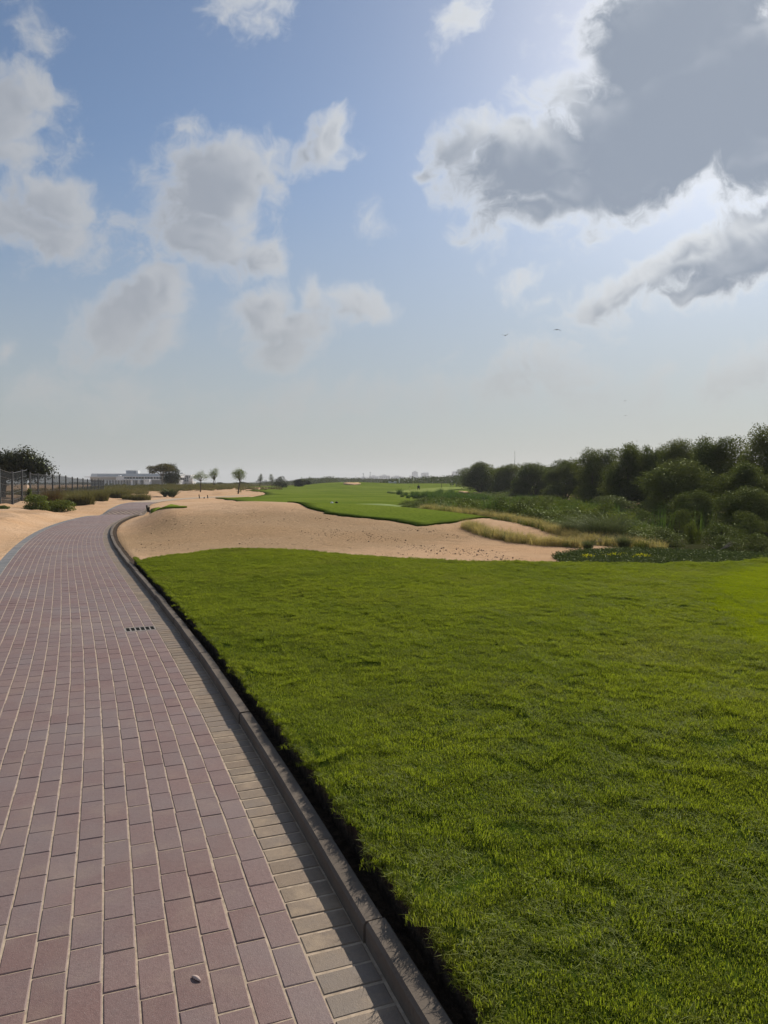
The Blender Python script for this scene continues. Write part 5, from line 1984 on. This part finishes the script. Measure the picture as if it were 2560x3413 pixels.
# small markers
for (u, Y, h, lab, mt) in [(1472, 165, .95, 'thin dark stake standing on the green beside the putting golfer', 'stake'), (1366, 128, .8, 'short pale yellow marker post at the edge of the green', 'yellow')]:
    g_ = on_turf(u, Y)
    r_ = empty('marker_post', (g_[0], g_[1], g_[2] - .03))
    MB().tube([(0, 0, 0), (0, 0, h)], [.05, .045], 8).build('post', M[mt], r_)
    MB().tube([(0, 0, h), (0, 0, h + .04), (0, 0, h + .10)], [.075, .08, .03], 8).build('cap', M['black'] if mt == 'yellow' else M['stake'], r_)
    tag(r_, lab, 'marker post')
for (u, v, lab, mt) in [(1122, 1691, 'black ball shaped tee marker on the pale tee box', 'black'), (1106, 1700, 'white ball shaped tee marker on the pale tee box', 'white')]:
    p_ = on_plane(u, v, -.02)
    r_ = empty('tee_marker', (p_[0], p_[1], ground_z(*p_) + .15))
    ball('ball', (.10, .10, .09), M[mt], r_, (0, 0, .085))
    MB().tube([(0, 0, -.05), (0, 0, .02)], .03, 6).build('spike', M['steel'], r_)
    tag(r_, lab, 'tee marker')
# stakes along the far path
for (u, v, Y, h, lab) in [(492, 1702, 43.5, .33, 'dark leaning stake at the kerb where the path bends'), (497, 1704, 43.2, .24, 'short dark stub beside the leaning stake'), (665, 1664, 78, .40, 'thin dark stake beside the far stretch of path'), (693, 1664, 79, .34, 'thin dark stake right of the other one by the far path'), (681, 1666, 78, .14, 'tiny dark stub between two thin stakes')]:
    p_ = at(u, v, Y)
    zb = ground_z(p_.x, Y)
    r_ = empty('marker_stake', (p_.x, Y, zb))
    MB().tube([(0, 0, -.05), (-.02, 0, h * .5), (-.05 if h > .3 else 0, 0, h)], [.055, .055, .05], 7).build('post', M['stake'], r_)
    MB().tube([(-.05 if h > .3 else 0, 0, h), (-.05 if h > .3 else 0, 0, h + .03)], [.06, .04], 7).build('cap', M['stake'], r_)
    tag(r_, lab, 'stake')


# golf carts seen over the brow
def cart(u, Y, rz, label, sink=0.0):
    g = on_turf(u, Y)
    r_ = empty('golf_cart', (g[0], g[1], g[2] - sink), rz)
    tag(r_, label, 'golf cart', 'golf carts beyond the fairway')
    MB().box(-1.15, 1.15, -.58, .58, .28, .55).box(.55, 1.2, -.56, .56, .55, .85).box(-1.2, -.5, -.56, .56, .55, .80).build('body', M['white'], r_)
    MB().box(-1.05, .95, -.62, .62, 1.76, 1.83).build('roof', M['white'], r_)
    for x_ in (-1.0, .9):
        for y_ in (-.55, .55):
            MB().tube([(x_, y_, .5), (x_ * .96, y_, 1.78)], .025, 6).build('roof_post', M['black'], r_)
    MB().box(-.45, .1, -.52, .52, .55, .75).box(-.52, -.38, -.52, .52, .75, 1.15).build('seat', M['black'], r_)
    for x_ in (-.75, .8):
        for y_ in (-.56, .56):
            w_ = MB().tube([(x_, y_ - .09, .23), (x_, y_ + .09, .23)], .23, 12).build('wheel', M['rubber'], r_)
            MB().tube([(x_, y_ - .10, .23), (x_, y_ + .10, .23)], .12, 10).build('rim', M['white'], w_)


TURF = .05
cart(1308, 228, .2, 'white roofed golf cart parked beyond the brow of the green')
cart(1145, 262, .1, 'golf cart of which only the pale roof shows behind the bunker hill')

# bunkers
def bunker(label, u0, u1, v0, v1, Y0, Y1):
    cxu = .5 * (u0 + u1)
    c0 = at(cxu, 1630, .5 * (Y0 + Y1))
    rx2 = .5 * (u1 - u0) / F * .5 * (Y0 + Y1)
    ry2 = .5 * (Y1 - Y0)
    P_ = np.array([(c0.x + rx2 * (1 + .15 * math.sin(2 * a + u0)) * math.cos(a), .5 * (Y0 + Y1) + ry2 * (1 + .12 * math.sin(3 * a)) * math.sin(a)) for a in np.linspace(0, 2 * math.pi, 32, endpoint=False)])
    back_ = lambda x, y: H(x, y) + .125 + .55 * sstep((y - Y0) / (Y1 - Y0), .3, 1.0) * 0
    return sheet('bunker', P_, lambda p: 1.5, lambda x, y: H(x, y) + .22, M['sand'], .17, None, label, bstep=.7)


bunker('sand bunker cut into the brow left of the green', 1146, 1200, 1626, 1636, 188, 204)
bunker('small sand bunker at the near right of the green', 1532, 1560, 1635, 1647, 128, 140)
bunker('sand bunker right of the green below the thicket', 1588, 1628, 1634, 1654, 112, 130)
bunker('long sand bunker at the foot of the thicket trees', 1648, 1702, 1643, 1653, 106, 116)


# ------------------------------------------------------------------ birds
def bird(u, v, span_px, Y, up, label, yaw=0.0):
    p_ = at(u, v, Y)
    S = 1.25 * span_px / F * Y
    r_ = empty('bird', p_, yaw)
    r_.rotation_euler = (0, 0, yaw)
    b = MB()
    b.tube([(0, -.26 * S, 0), (0, -.16 * S, .01 * S), (0, 0, 0), (0, .14 * S, 0), (0, .20 * S, .015 * S), (0, .26 * S, .01 * S)], [.015 * S, .05 * S, .062 * S, .045 * S, .032 * S, .006 * S], 8)
    b.poly([(-.02 * S, -.22 * S, 0), (.02 * S, -.22 * S, 0), (.06 * S, -.36 * S, 0), (-.06 * S, -.36 * S, 0.004 * S)], [(0, 1, 2, 3)])
    b.build('body', M['bird'], r_, True)
    for sd in (-1, 1):
        w_ = MB()
        prof = [(.03, .10, .0), (.18, .13, up[0]), (.34, .05, up[1]), (.5, -.10, up[2])]
        V, fcs = [], []
        for (x, yl, z) in prof:
            ch = .17 * (1 - x * 1.3)
            for (yy_, zz_) in ((yl, 0), (yl - ch * .5, .012), (yl - ch, 0)):
                V.append((sd * x * S, yy_ * S, (z + zz_) * S))
        for i in range(3):
            for k in range(2):
                fcs.append((i * 3 + k, (i + 1) * 3 + k, (i + 1) * 3 + k + 1, i * 3 + k + 1))
        wo_ = w_.poly(V, fcs).build('wing', M['bird'], r_, True)
        wo_.modifiers.new('thickness', 'SOLIDIFY').thickness = .012 * S
    tag(r_, label, 'bird', 'birds in flight')


bird(1856, 1099, 20, 120, (.06, .02, -.18), 'dark bird gliding with arched wings, upper right of the pair', .2)
bird(1684, 1118, 18, 130, (.05, .12, .16), 'dark bird with raised wings, lower left of the pair', -.5)
bird(2083, 1336, 9, 190, (.03, .05, .02), 'tiny flying speck built as a bird, upper of the two low on the right', .3)  # bird shapes made up for blurred specks that read as flying insects
bird(2084, 1385, 9, 190, (.03, .02, -.03), 'tiny flying speck built as a bird, lower of the two low on the right', .1)
bird(1370, 1479, 6, 300, (.03, .05, .05), 'tiny flying speck built as a bird just above the far tower blocks', .4)

# ------------------------------------------------------------------ haze in the air
hz = MB().box(-2600, 2600, -300, 4200, -1.5, 70).mesh('haze')
m, t = material('haze_air')
vol = t.n('ShaderNodeVolumePrincipled', ins={'Color': (.93, .95, 1.0, 1), 'Density': .00024, 'Anisotropy': .25})
out = t.n('ShaderNodeOutputMaterial')
m.node_tree.links.new(vol.outputs[0], out.inputs['Volume'])
ho = link('haze', hz, m)
tag(ho, 'thin warm haze filling the air to the horizon', 'haze', kind='stuff')
